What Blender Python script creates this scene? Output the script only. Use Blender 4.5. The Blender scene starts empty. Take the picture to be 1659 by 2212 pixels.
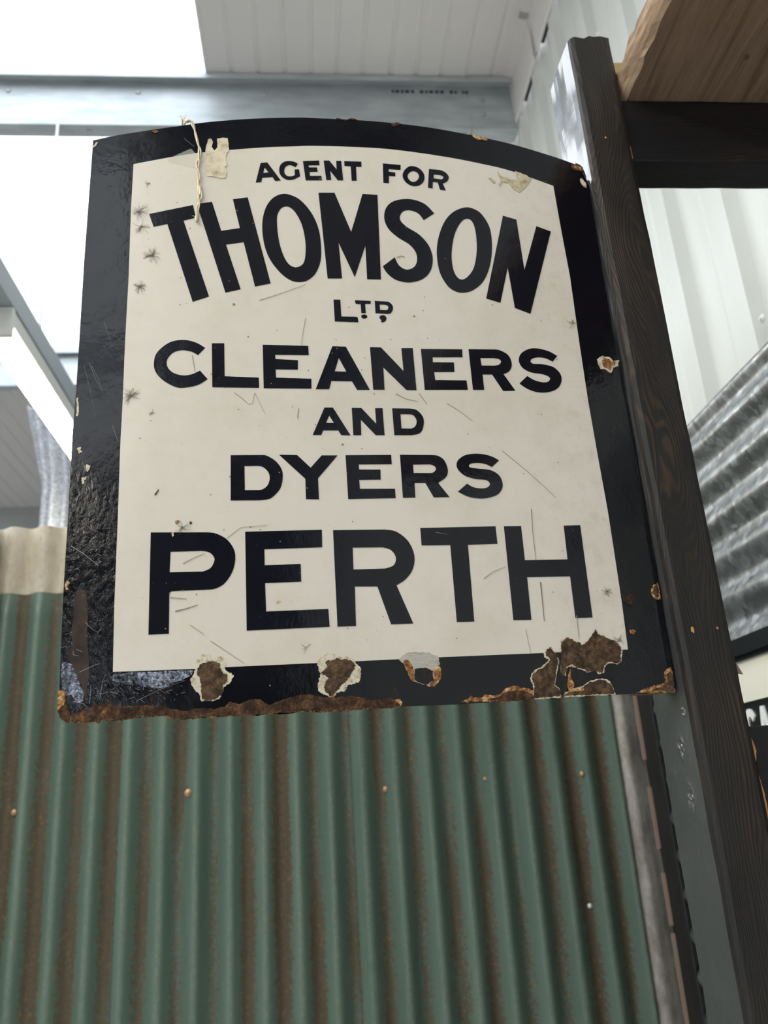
import bpy, bmesh, math, random
from mathutils import Vector, Matrix, noise
from mathutils.geometry import tessellate_polygon
random.seed(7)
sc = bpy.context.scene
COL = sc.collection
PI = math.pi

# ------------------------------------------------------------------ camera
F_PX, IMG_W, IMG_H = 1780.0, 1659.0, 2212.0
R = Matrix(((0.9952363122691747, 0.03263693325434795, -0.09186682387350154),
            (-0.07551974083911432, -0.3378483398031233, -0.9381659064557113),
            (-0.06165591199914833, 0.9406345357682891, -0.33377420307077166)))
CAM = Vector((0, 0, 1.6))
cd = bpy.data.cameras.new('camera')
cam = bpy.data.objects.new('camera', cd)
COL.objects.link(cam)
cam.matrix_world = Matrix.Translation(CAM) @ R.to_4x4()
cd.sensor_fit = 'HORIZONTAL'
cd.sensor_width = 36.0
cd.lens = 36.0 * F_PX / IMG_W
cd.clip_start = 0.02
cd.dof.use_dof = True
cd.dof.focus_distance = 0.80
cd.dof.aperture_fstop = cd.lens / 3.9
sc.camera = cam

# ------------------------------------------------------------------ sky and exposure
world = bpy.data.worlds.new('overcast_sky')
sc.world = world
world.use_nodes = True
bg = world.node_tree.nodes['Background']
bg.inputs['Color'].default_value = (0.90, 0.95, 1.0, 1)
bg.inputs['Strength'].default_value = 2.0
sc.view_settings.view_transform = 'Standard'
sc.view_settings.look = 'None'
sc.view_settings.gamma = 1.0
sc.view_settings.use_curve_mapping = False
sc.view_settings.exposure = 0.76
sc.cycles.use_denoising = True
sc.cycles.max_bounces = 6
sc.cycles.diffuse_bounces = 4
sc.cycles.glossy_bounces = 3
sc.cycles.use_adaptive_sampling = True
sc.cycles.adaptive_threshold = 0.05
sc.cycles.transparent_max_bounces = 12
sc.cycles.caustics_reflective = False
sc.cycles.caustics_refractive = False
sc.cycles.sample_clamp_indirect = 6.0

# ------------------------------------------------------------------ helpers: measuring
def ray(px, py):
    return R @ Vector(((px - 829.5) / F_PX, -(py - 1106.0) / F_PX, -1.0))
def on(axis, val, px, py):
    d = ray(px, py)
    return CAM + d * ((val - CAM[axis]) / d[axis])

# ------------------------------------------------------------------ helpers: materials
def srgb(r, g, b):
    f = lambda c: (c / 255 / 12.92) if c <= 10 else ((c / 255 + 0.055) / 1.055) ** 2.4
    return (f(r), f(g), f(b), 1.0)
class Mat:
    def __init__(s, name, base=(0.5, 0.5, 0.5, 1), rough=0.5, metal=0.0, spec=0.5, coat=0.0):
        s.m = bpy.data.materials.new(name)
        s.m.use_nodes = True
        s.t = s.m.node_tree
        s.b = s.t.nodes['Principled BSDF']
        s.out = s.t.nodes['Material Output']
        s.set('Base Color', base); s.set('Roughness', rough); s.set('Metallic', metal)
        s.set('Specular IOR Level', spec); s.set('Coat Weight', coat)
        s.set('Coat Roughness', 0.08)
        s._co = None
    def set(s, k, v):
        s.b.inputs[k].default_value = v
    def n(s, kind, **kw):
        nd = s.t.nodes.new(kind)
        for k, v in kw.items():
            setattr(nd, k, v)
        return nd
    def link(s, a, b):
        s.t.links.new(a, b)
    def put(s, nd, i, v):
        if isinstance(v, bpy.types.NodeSocket):
            s.link(v, nd.inputs[i])
        else:
            nd.inputs[i].default_value = v
    def co(s):
        if s._co is None:
            s._co = s.n('ShaderNodeTexCoord').outputs['Object']
        return s._co
    def scaled(s, sx, sy, sz, vec=None):
        v = s.n('ShaderNodeVectorMath', operation='MULTIPLY')
        s.put(v, 0, vec if vec is not None else s.co()); v.inputs[1].default_value = (sx, sy, sz)
        return v.outputs[0]
    def xyz(s):
        x = s.n('ShaderNodeSeparateXYZ'); s.link(s.co(), x.inputs[0])
        return x.outputs
    def noise(s, scale, detail=4, rough=0.55, vec=None, dist=0.0):
        nd = s.n('ShaderNodeTexNoise'); s.put(nd, 'Vector', vec if vec is not None else s.co())
        nd.inputs['Scale'].default_value = scale; nd.inputs['Detail'].default_value = detail
        nd.inputs['Roughness'].default_value = rough; nd.inputs['Distortion'].default_value = dist
        return nd.outputs['Fac']
    def voro(s, scale, vec=None, out='Distance', feature='F1'):
        nd = s.n('ShaderNodeTexVoronoi', feature=feature); s.put(nd, 'Vector', vec if vec is not None else s.co())
        nd.inputs['Scale'].default_value = scale
        return nd.outputs[out]
    def math(s, op, a, b=0.0, c=0.0):
        nd = s.n('ShaderNodeMath', operation=op); s.put(nd, 0, a); s.put(nd, 1, b)
        if op in ('MULTIPLY_ADD',): s.put(nd, 2, c)
        return nd.outputs[0]
    def ramp(s, fac, *stops):
        nd = s.n('ShaderNodeValToRGB'); s.link(fac, nd.inputs[0])
        e = nd.color_ramp.elements
        while len(e) < len(stops): e.new(0.5)
        for el, (p, c) in zip(e, stops):
            el.position = p
            el.color = c if not isinstance(c, (int, float)) else (c, c, c, 1)
        return nd.outputs[0]
    def mix(s, fac, a, b, mode='MIX'):
        nd = s.n('ShaderNodeMix', data_type='RGBA', blend_type=mode)
        s.put(nd, 0, fac); s.put(nd, 6, a); s.put(nd, 7, b)
        return nd.outputs[2]
    def base(s, v): s.put(s.b, 'Base Color', v)
    def rough(s, v): s.put(s.b, 'Roughness', v)
    def bump(s, h, strength=0.3, dist=0.001, prev=None):
        nd = s.n('ShaderNodeBump'); s.link(h, nd.inputs['Height'])
        nd.inputs['Strength'].default_value = strength; nd.inputs['Distance'].default_value = dist
        if prev is not None: s.link(prev, nd.inputs['Normal'])
        s.link(nd.outputs[0], s.b.inputs['Normal'])
        return nd.outputs[0]

def make_mats():
    M = {}
    # black vitreous enamel, slightly wavy and scratched
    def enamel(name, base, wav):
        a = Mat(name, base, 0.13, 0, 0.3)
        h = a.noise(38, 3, 0.5)
        h2 = a.noise(260, 3, 0.6, vec=a.scaled(1, 1, 0.6))
        n1 = a.bump(h, wav, 0.0016)
        a.bump(h2, 0.16, 0.0004, n1)
        g = a.noise(14, 5, 0.65)
        a.rough(a.ramp(g, (0.35, 0.06), (0.75, 0.20)))
        return a
    a = enamel('black_enamel', srgb(9, 10, 18), 0.28)
    x, y, z = a.xyz()
    crump = a.math('MULTIPLY', a.math('MULTIPLY', a.ramp(x, (0.035, 1.0), (0.075, 0.0)), a.ramp(z, (0.10, 1.0), (0.26, 0.0))), a.noise(1.0, 4, 0.65, vec=a.scaled(210, 210, 130), dist=0.5))
    a.bump(crump, 0.4, 0.0016, a.b.inputs['Normal'].links[0].from_socket)
    st = a.noise(20, 6, 0.7, vec=a.scaled(1, 1, 0.35))
    low = a.ramp(z, (0.0, 1.0), (0.16, 0.0))
    rst = a.math('MULTIPLY', a.ramp(st, (0.56, 0.0), (0.72, 1.0)), low)
    a.base(a.mix(a.math('MULTIPLY', rst, 0.75), srgb(9, 10, 18), srgb(52, 34, 20)))
    M['enamel'] = a.m
    M['letter'] = enamel('black_letter_enamel', srgb(17, 18, 27), 0.22).m
    a = Mat('cream_enamel', srgb(222, 216, 205), 0.2)
    s1 = a.noise(9, 6, 0.7); s2 = a.noise(60, 5, 0.75)
    x, y, z = a.xyz()
    edge = a.ramp(x, (0.40, 0.0), (0.53, 1.0))
    dirt = a.math('ADD', a.math('MULTIPLY', a.ramp(s1, (0.46, 0.0), (0.78, 1.0)), 0.35),
                  a.math('MULTIPLY', edge, a.ramp(s2, (0.5, 0.0), (0.75, 0.55))))
    c = a.mix(dirt, srgb(209, 202, 192), srgb(172, 158, 137))
    sp = a.ramp(a.voro(150), (0.03, 1.0), (0.055, 0.0))
    sp = a.math('MULTIPLY', sp, a.ramp(a.noise(30, 2), (0.60, 0.0), (0.63, 0.8)))
    a.base(a.mix(sp, c, srgb(95, 84, 70)))
    a.rough(a.ramp(s1, (0.3, 0.12), (0.8, 0.32)))
    n1 = a.bump(a.noise(34, 3), 0.12, 0.0014); a.bump(a.noise(240, 3), 0.08, 0.0004, n1)
    M['cream'] = a.m
    a = Mat('rust', rough=0.92, spec=0.2)
    f = a.noise(90, 8, 0.75); f2 = a.noise(420, 4, 0.7)
    c = a.ramp(f, (0.34, srgb(34, 22, 15)), (0.47, srgb(70, 51, 39)), (0.55, srgb(98, 74, 56)), (0.64, srgb(134, 84, 48)), (0.74, srgb(190, 170, 140)))
    a.base(a.mix(a.ramp(f2, (0.42, 0.0), (0.66, 0.8)), c, srgb(40, 26, 18)))
    n1 = a.bump(f, 0.8, 0.003); a.bump(f2, 0.7, 0.001, n1)
    M['rust'] = a.m
    a = Mat('bare_steel_patch', rough=0.85, spec=0.25)
    f = a.noise(120, 8, 0.75); f2 = a.noise(500, 4, 0.7)
    c = a.ramp(f, (0.36, srgb(40, 29, 21)), (0.48, srgb(72, 55, 41)), (0.62, srgb(112, 90, 68)))
    a.base(a.mix(a.ramp(f2, (0.42, 0.0), (0.7, 0.7)), c, srgb(44, 31, 22)))
    a.bump(f2, 0.6, 0.001)
    M['steel_patch'] = a.m
    a = Mat('chipped_white_enamel', rough=0.7)
    f = a.noise(160, 6, 0.7)
    a.base(a.ramp(f, (0.30, srgb(112, 84, 54)), (0.42, srgb(176, 162, 138)), (0.56, srgb(208, 200, 184)), (0.72, srgb(150, 130, 100))))
    a.bump(f, 0.5, 0.001)
    M['chip_white'] = a.m
    a = Mat('orange_rust_crust', rough=0.85)
    f = a.noise(200, 6, 0.75)
    a.base(a.ramp(f, (0.36, srgb(60, 36, 20)), (0.46, srgb(122, 76, 38)), (0.54, srgb(172, 122, 62)), (0.62, srgb(206, 190, 158))))
    a.bump(f, 0.8, 0.0016)
    M['chip_orange'] = a.m
    a = Mat('grey_scale_metal', rough=0.5)
    f = a.noise(60, 6, 0.7, vec=a.scaled(0.5, 1, 3.0))
    a.base(a.ramp(f, (0.3, srgb(120, 112, 102)), (0.5, srgb(176, 172, 166)), (0.7, srgb(150, 126, 92))))
    M['scale_grey'] = a.m
    a = Mat('burnt_hole', srgb(16, 13, 12), 0.8); a.bump(a.noise(300, 5), 0.8, 0.001)
    M['hole'] = a.m
    a = Mat('worn_enamel_sheen', rough=0.42)  # wear plus reflected light, both painted into the pale bluish colour
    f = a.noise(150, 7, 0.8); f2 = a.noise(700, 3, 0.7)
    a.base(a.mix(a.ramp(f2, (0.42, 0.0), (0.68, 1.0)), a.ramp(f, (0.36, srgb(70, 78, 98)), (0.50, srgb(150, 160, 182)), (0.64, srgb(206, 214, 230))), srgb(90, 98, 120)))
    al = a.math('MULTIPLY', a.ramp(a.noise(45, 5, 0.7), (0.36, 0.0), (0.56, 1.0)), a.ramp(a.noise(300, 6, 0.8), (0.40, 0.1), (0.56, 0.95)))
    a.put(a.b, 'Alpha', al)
    M['worn_sheen'] = a.m
    a = Mat('brown_stained_enamel', rough=0.28)
    f = a.noise(50, 6, 0.7, vec=a.scaled(1, 1, 0.3))
    a.base(a.ramp(f, (0.3, srgb(26, 20, 18)), (0.55, srgb(58, 38, 24)), (0.75, srgb(86, 56, 28))))
    a.put(a.b, 'Alpha', a.ramp(a.noise(30, 5, 0.7), (0.36, 0.1), (0.60, 0.9)))
    M['stain'] = a.m
    a = Mat('torn_paper', rough=0.9, spec=0.1)
    f = a.noise(70, 6, 0.7)
    a.base(a.ramp(f, (0.3, srgb(160, 146, 122)), (0.5, srgb(206, 194, 172)), (0.75, srgb(222, 212, 194))))
    a.bump(f, 0.5, 0.001)
    M['paper'] = a.m
    a = Mat('paper_residue', rough=0.85, spec=0.2)
    f = a.noise(130, 6, 0.75)
    a.base(a.ramp(f, (0.3, srgb(120, 106, 82)), (0.5, srgb(186, 174, 148)), (0.75, srgb(206, 196, 174))))
    M['residue'] = a.m
    a = Mat('cream_twine', srgb(226, 212, 186), 0.9, spec=0.1)
    f = a.n('ShaderNodeTexWave'); a.put(f, 'Vector', a.scaled(1, 1, 1)); f.inputs['Scale'].default_value = 160; f.inputs['Distortion'].default_value = 2
    a.base(a.mix(f.outputs['Fac'], srgb(236, 226, 204), srgb(188, 170, 142)))
    M['twine'] = a.m
    M['mark'] = Mat('hairline_crack', srgb(128, 110, 94), 0.8).m
    M['mark_pale'] = Mat('pale_scratch', srgb(150, 152, 160), 0.5).m
    M['mark_tan'] = Mat('tan_scratch', srgb(148, 132, 110), 0.7).m
    a = Mat('clear_tape', srgb(214, 210, 202), 0.12)
    a.set('Alpha', 0.22); M['tape'] = a.m
    # black painted softwood: grain lines where the brown shows through
    def blackwood(name, axis, knots, brown, dark, fine):
        a = Mat(name, rough=0.42, spec=0.35)
        o = a.xyz()
        long = o[axis]
        cross = a.math('ADD', o[0 if axis != 0 else 2], a.math('MULTIPLY', o[1], 0.75))
        u = a.math('ADD', cross, a.math('MULTIPLY', a.math('SUBTRACT', a.noise(1.0, 3, 0.5, vec=a.scaled(*[2.6 if i == axis else 14 for i in range(3)])), 0.5), 0.09))
        for kc, kl, amp in knots:
            du = a.math('DIVIDE', a.math('SUBTRACT', cross, kc), 0.028)
            dl = a.math('DIVIDE', a.math('SUBTRACT', long, kl), 0.10)
            r2 = a.math('ADD', a.math('MULTIPLY', du, du), a.math('MULTIPLY', dl, dl))
            u = a.math('ADD', u, a.math('MULTIPLY', a.math('EXPONENT', a.math('MULTIPLY', r2, -1.0)), amp))
        ph = a.math('MULTIPLY', u, 1700.0)
        wv = a.math('ADD', a.math('MULTIPLY', a.math('SINE', ph), 0.5), 0.5)
        fib = a.noise(1.0, 4, 0.7, vec=a.scaled(*[14 if i == axis else 420 for i in range(3)]))
        patch = a.noise(1.0, 4, 0.6, vec=a.scaled(*[5 if i == axis else 22 for i in range(3)]))
        wear = a.math('MULTIPLY', a.ramp(patch, (0.42, 0.0), (0.66, 1.0)), a.ramp(a.math('MULTIPLY', wv, fib), (0.22, 0.0), (0.5, 1.0)))
        a.base(a.mix(a.math('MULTIPLY', wear, brown), dark, srgb(86, 64, 48)))
        h = a.math('ADD', a.math('MULTIPLY', wv, 0.35), a.math('MULTIPLY', fib, fine))
        a.bump(h, 0.55, 0.0007)
        a.rough(a.ramp(patch, (0.3, 0.42), (0.7, 0.62)))
        return a.m
    M['post_wood'] = blackwood('black_painted_post_wood', 2, ((0.932, 2.185, 0.030), (0.948, 1.915, -0.022), (0.918, 1.775, 0.016)), 0.6, srgb(27, 25, 24), 0.5)
    M['beam_wood'] = blackwood('black_painted_beam_wood', 0, ((2.5, 0.6, 0.02),), 0.25, srgb(17, 17, 20), 0.3)
    # thick black gloss paint on the post side, base greyed to imitate sky sheen
    a = Mat('gloss_paint_grey_sheen', srgb(62, 62, 64), 0.3, spec=0.8, coat=1.0)
    n1 = a.bump(a.noise(30, 4, 0.6, vec=a.scaled(1, 1, 0.3)), 0.035, 0.0018)
    wr_ = a.ramp(a.noise(1.0, 5, 0.7, vec=a.scaled(90, 90, 22), dist=1.2), (0.56, 0.0), (0.62, 1.0), (0.68, 0.0))
    a.bump(wr_, 0.5, 0.0008, n1)
    a.rough(a.ramp(a.noise(12, 4), (0.35, 0.40), (0.7, 0.58)))
    a.set('Coat Roughness', 0.13); a.set('Coat IOR', 2.0)
    M['gloss_paint'] = a.m
    M['knot'] = Mat('glossy_painted_knot', srgb(44, 43, 43), 0.16, spec=0.8).m
    # rough sawn brown timber
    def timber(name, stops, axis, sc_long=3.0):
        a = Mat(name, rough=0.85, spec=0.2)
        g = a.noise(1.0, 6, 0.7, vec=a.scaled(*[sc_long if i == axis else 55 for i in range(3)]), dist=0.6)
        f = a.noise(1.0, 4, 0.7, vec=a.scaled(*[30 if i == axis else 420 for i in range(3)]))
        b = a.noise(7, 4, 0.6)
        c = a.ramp(g, *stops)
        c = a.mix(a.ramp(f, (0.45, 0.0), (0.8, 0.45)), c, stops[0][1])
        a.base(a.mix(a.ramp(b, (0.5, 0.0), (0.75, 0.4)), c, stops[0][1]))
        n1 = a.bump(g, 0.5, 0.003); a.bump(f, 0.6, 0.0008, n1)
        return a.m
    M['plank'] = timber('rough_sawn_brown_oak', ((0.3, srgb(106, 84, 69)), (0.5, srgb(144, 119, 100)), (0.7, srgb(165, 140, 120))), 1)
    M['waney'] = timber('waney_bark_edge', ((0.3, srgb(112, 90, 72)), (0.5, srgb(156, 132, 110)), (0.7, srgb(184, 162, 140))), 1, 8)
    M['pine'] = timber('pale_pine', ((0.3, srgb(128, 112, 70)), (0.5, srgb(164, 148, 100)), (0.7, srgb(182, 166, 120))), 0)
    M['raw_wood'] = timber('freshly_split_wood', ((0.3, srgb(140, 92, 52)), (0.5, srgb(196, 146, 92)), (0.7, srgb(216, 174, 122))), 2, 20)
    M['grey_brown_wood'] = timber('weathered_brown_post_wood', ((0.3, srgb(84, 72, 62)), (0.5, srgb(120, 104, 90)), (0.7, srgb(140, 124, 108))), 2)
    # green painted corrugated iron with rust lying in the valleys
    a = Mat('green_painted_corrugated_iron', rough=0.42, spec=0.45)
    x, y, z = a.xyz()
    ph = a.math('COSINE', a.math('MULTIPLY', a.math('ADD', x, 0.64), 2 * PI / PITCH))
    n_big = a.noise(1.0, 5, 0.65, vec=a.scaled(9, 9, 1.6))
    n_sp = a.noise(1.0, 7, 0.8, vec=a.scaled(150, 40, 110))
    n_col = a.noise(1.0, 2, 0.5, vec=a.scaled(6.5, 1, 0.5))
    v = a.math('SUBTRACT', a.math('MULTIPLY', ph, -0.52), 0.05)
    v = a.math('ADD', v, a.math('MULTIPLY', a.math('SUBTRACT', n_big, 0.5), 1.9))
    v = a.math('ADD', v, a.math('MULTIPLY', a.math('SUBTRACT', n_sp, 0.5), 2.2))
    v = a.math('ADD', v, a.math('MULTIPLY', a.math('SUBTRACT', n_col, 0.5), 1.2))
    mask = a.ramp(a.math('ADD', v, 0.30), (0.34, 0.0), (0.72, 1.0))
    gr = a.mix(n_big, srgb(66, 85, 74), srgb(101, 121, 107))
    pale = a.math('MULTIPLY', a.ramp(ph, (0.72, 0.0), (0.98, 0.55)), a.ramp(n_sp, (0.4, 0.0), (0.7, 1.0)))  # crests painted paler to imitate the light they catch
    gr = a.mix(pale, gr, srgb(134, 144, 124))
    ru = a.mix(a.ramp(n_sp, (0.35, 0.0), (0.7, 1.0)), srgb(58, 47, 34), srgb(98, 78, 55))
    spots = a.math('MULTIPLY', a.ramp(a.voro(95, vec=a.scaled(1, 0.2, 0.8)), (0.20, 1.0), (0.34, 0.0)), a.ramp(a.math('ADD', v, 0.30), (0.10, 0.0), (0.30, 0.9), (0.85, 0.5)))
    spots = a.math('MULTIPLY', spots, a.ramp(a.noise(24, 3), (0.48, 0.0), (0.58, 1.0)))
    ru = a.mix(spots, a.mix(a.math('MULTIPLY', mask, 0.9), gr, ru), srgb(122, 98, 70))
    a.base(ru)
    a.rough(a.ramp(mask, (0.0, 0.28), (1.0, 0.7)))
    a.bump(n_sp, 0.25, 0.0015)
    M['green'] = a.m
    a = Mat('bare_weathered_zinc', rough=0.7, spec=0.3)
    n_big = a.noise(1.0, 6, 0.7, vec=a.scaled(14, 14, 5)); n_sp = a.noise(60, 5, 0.7)
    c = a.ramp(n_big, (0.28, srgb(146, 120, 86)), (0.46, srgb(188, 176, 156)), (0.66, srgb(206, 198, 182)), (0.8, srgb(164, 132, 92)))
    a.base(a.mix(a.ramp(n_sp, (0.5, 0.0), (0.8, 0.5)), c, srgb(140, 124, 104)))
    M['zinc'] = a.m
    # spangled galvanised steel
    def galv(name, cols, metal, rough):
        a = Mat(name, rough=rough, metal=metal, spec=0.5)
        w = a.noise(28, 4, 0.6)
        vec = a.n('ShaderNodeVectorMath', operation='ADD'); a.link(a.co(), vec.inputs[0])
        wn = a.n('ShaderNodeTexNoise'); a.link(a.co(), wn.inputs['Vector']); wn.inputs['Scale'].default_value = 45
        m2 = a.n('ShaderNodeVectorMath', operation='SCALE'); a.link(wn.outputs['Color'], m2.inputs[0]); m2.inputs['Scale'].default_value = 0.02
        a.link(m2.outputs[0], vec.inputs[1])
        vo = a.voro(62, vec=vec.outputs[0], out='Color')
        sep = a.n('ShaderNodeSeparateColor'); a.link(vo, sep.inputs[0])
        t = a.math('ADD', a.math('MULTIPLY', sep.outputs[0], 0.32), a.math('MULTIPLY', a.noise(1.0, 5, 0.75, vec=a.scaled(30, 60, 30)), 0.68))
        a.base(a.ramp(t, *cols))
        a.rough(a.ramp(sep.outputs[1], (0.0, rough - 0.1), (1.0, rough + 0.14)))
        a.bump(t, 0.15, 0.001)
        return a.m
    M['galv'] = galv('spangled_galvanised_steel', ((0.2, srgb(116, 116, 115)), (0.5, srgb(148, 151, 154)), (0.8, srgb(196, 202, 208))), 0.7, 0.38)
    a = Mat('dull_grey_zinc', rough=0.5, metal=0.3)
    f = a.noise(1.0, 6, 0.7, vec=a.scaled(26, 26, 11)); f2 = a.noise(90, 4, 0.6)
    a.base(a.mix(a.ramp(f2, (0.4, 0.0), (0.8, 0.4)), a.ramp(f, (0.3, srgb(110, 102, 94)), (0.5, srgb(160, 154, 147)), (0.7, srgb(192, 187, 180))), srgb(120, 112, 104)))
    M['galv_dull'] = a.m
    0 and galv('dull_galvanised_steel', ((0.25, srgb(96, 90, 84)), (0.5, srgb(142, 136, 130)), (0.75, srgb(176, 170, 164))), 0.3, 0.55)
    a = Mat('white_coated_cladding', srgb(232, 234, 230), 0.32)
    a.base(a.mix(a.ramp(a.noise(3, 4), (0.4, 0.0), (0.8, 0.3)), srgb(222, 224, 221), srgb(208, 210, 205)))
    M['cladding'] = a.m
    a = Mat('white_roof_lining', srgb(228, 224, 224), 0.5)
    M['lining'] = a.m
    a = Mat('grey_wall_lining', srgb(172, 174, 174), 0.6); M['far_wall'] = a.m
    a = Mat('dark_wall_lining', srgb(96, 96, 94), 0.7); M['dark_wall'] = a.m
    a = Mat('zinc_purlin_steel', rough=0.45, metal=0.35)
    a.base(a.ramp(a.noise(6, 4, vec=a.scaled(1, 4, 4)), (0.3, srgb(176, 184, 190)), (0.7, srgb(206, 212, 216))))
    M['purlin'] = a.m
    M['printed'] = Mat('printed_ink', srgb(50, 56, 66), 0.7).m
    M['bolt'] = Mat('zinc_bolt', srgb(190, 192, 192), 0.35, 0.7).m
    M['copper_screw'] = Mat('coppery_screw', srgb(196, 158, 122), 0.4, 0.6).m
    M['bright_screw'] = Mat('bright_screw', srgb(235, 235, 230), 0.3, 0.4).m
    M['white_cap'] = Mat('white_screw_cap', srgb(236, 236, 230), 0.4).m
    # clear rooflight sheet
    a = Mat('translucent_rooflight', rough=0.4)
    tr = a.n('ShaderNodeBsdfTransparent'); tr.inputs[0].default_value = (0.96, 0.97, 0.97, 1)
    tl = a.n('ShaderNodeBsdfTranslucent'); tl.inputs[0].default_value = (0.92, 0.94, 0.94, 1)
    mx = a.n('ShaderNodeMixShader'); mx.inputs[0].default_value = 0.18
    a.link(tr.outputs[0], mx.inputs[1]); a.link(tl.outputs[0], mx.inputs[2]); a.link(mx.outputs[0], a.out.inputs['Surface'])
    M['rooflight'] = a.m
    a = Mat('lit_lamp_diffuser', srgb(255, 250, 225), 0.5)
    a.set('Emission Color', (1.0, 0.95, 0.78, 1)); a.set('Emission Strength', 32.0)
    M['lamp'] = a.m
    M['housing'] = Mat('white_lamp_housing', srgb(222, 222, 218), 0.4).m
    M['trunking'] = Mat('grey_blue_steel', srgb(168, 178, 184), 0.45, 0.2).m
    a = Mat('mottled_grey_cloth', rough=0.95, spec=0.1)
    f = a.noise(1.0, 5, 0.8, vec=a.scaled(50, 50, 120))
    a.base(a.ramp(f, (0.36, srgb(118, 120, 130)), (0.5, srgb(182, 184, 192)), (0.62, srgb(226, 228, 232))))
    M['cloth'] = a.m
    a = Mat('concrete_floor', rough=0.8)
    a.base(a.ramp(a.noise(4, 6, 0.65), (0.3, srgb(166, 164, 158)), (0.7, srgb(192, 189, 183))))
    M['concrete'] = a.m
    M['black_frame'] = Mat('black_frame_paint', srgb(24, 26, 32), 0.35).m
    a = Mat('ivory_sign_paint', srgb(240, 235, 220), 0.4); M['ivory'] = a.m
    M['dark_green_black'] = Mat('black_sign_band', srgb(24, 28, 26), 0.35).m
    M['white_letter'] = Mat('white_sign_letter', srgb(242, 242, 240), 0.4).m
    M['pink_metal'] = Mat('pinkish_bare_bracket', srgb(150, 112, 108), 0.35, 0.5).m
    M['pink_strip'] = Mat('pale_pinkish_wood_strip', srgb(150, 128, 114), 0.7).m
    M['black_corner'] = Mat('black_stained_corner_wood', srgb(30, 30, 31), 0.5).m
    M['yard'] = Mat('grey_yard_tarmac', srgb(150, 150, 148), 0.9).m
    return M
PITCH = 0.0745
M = make_mats()

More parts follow.
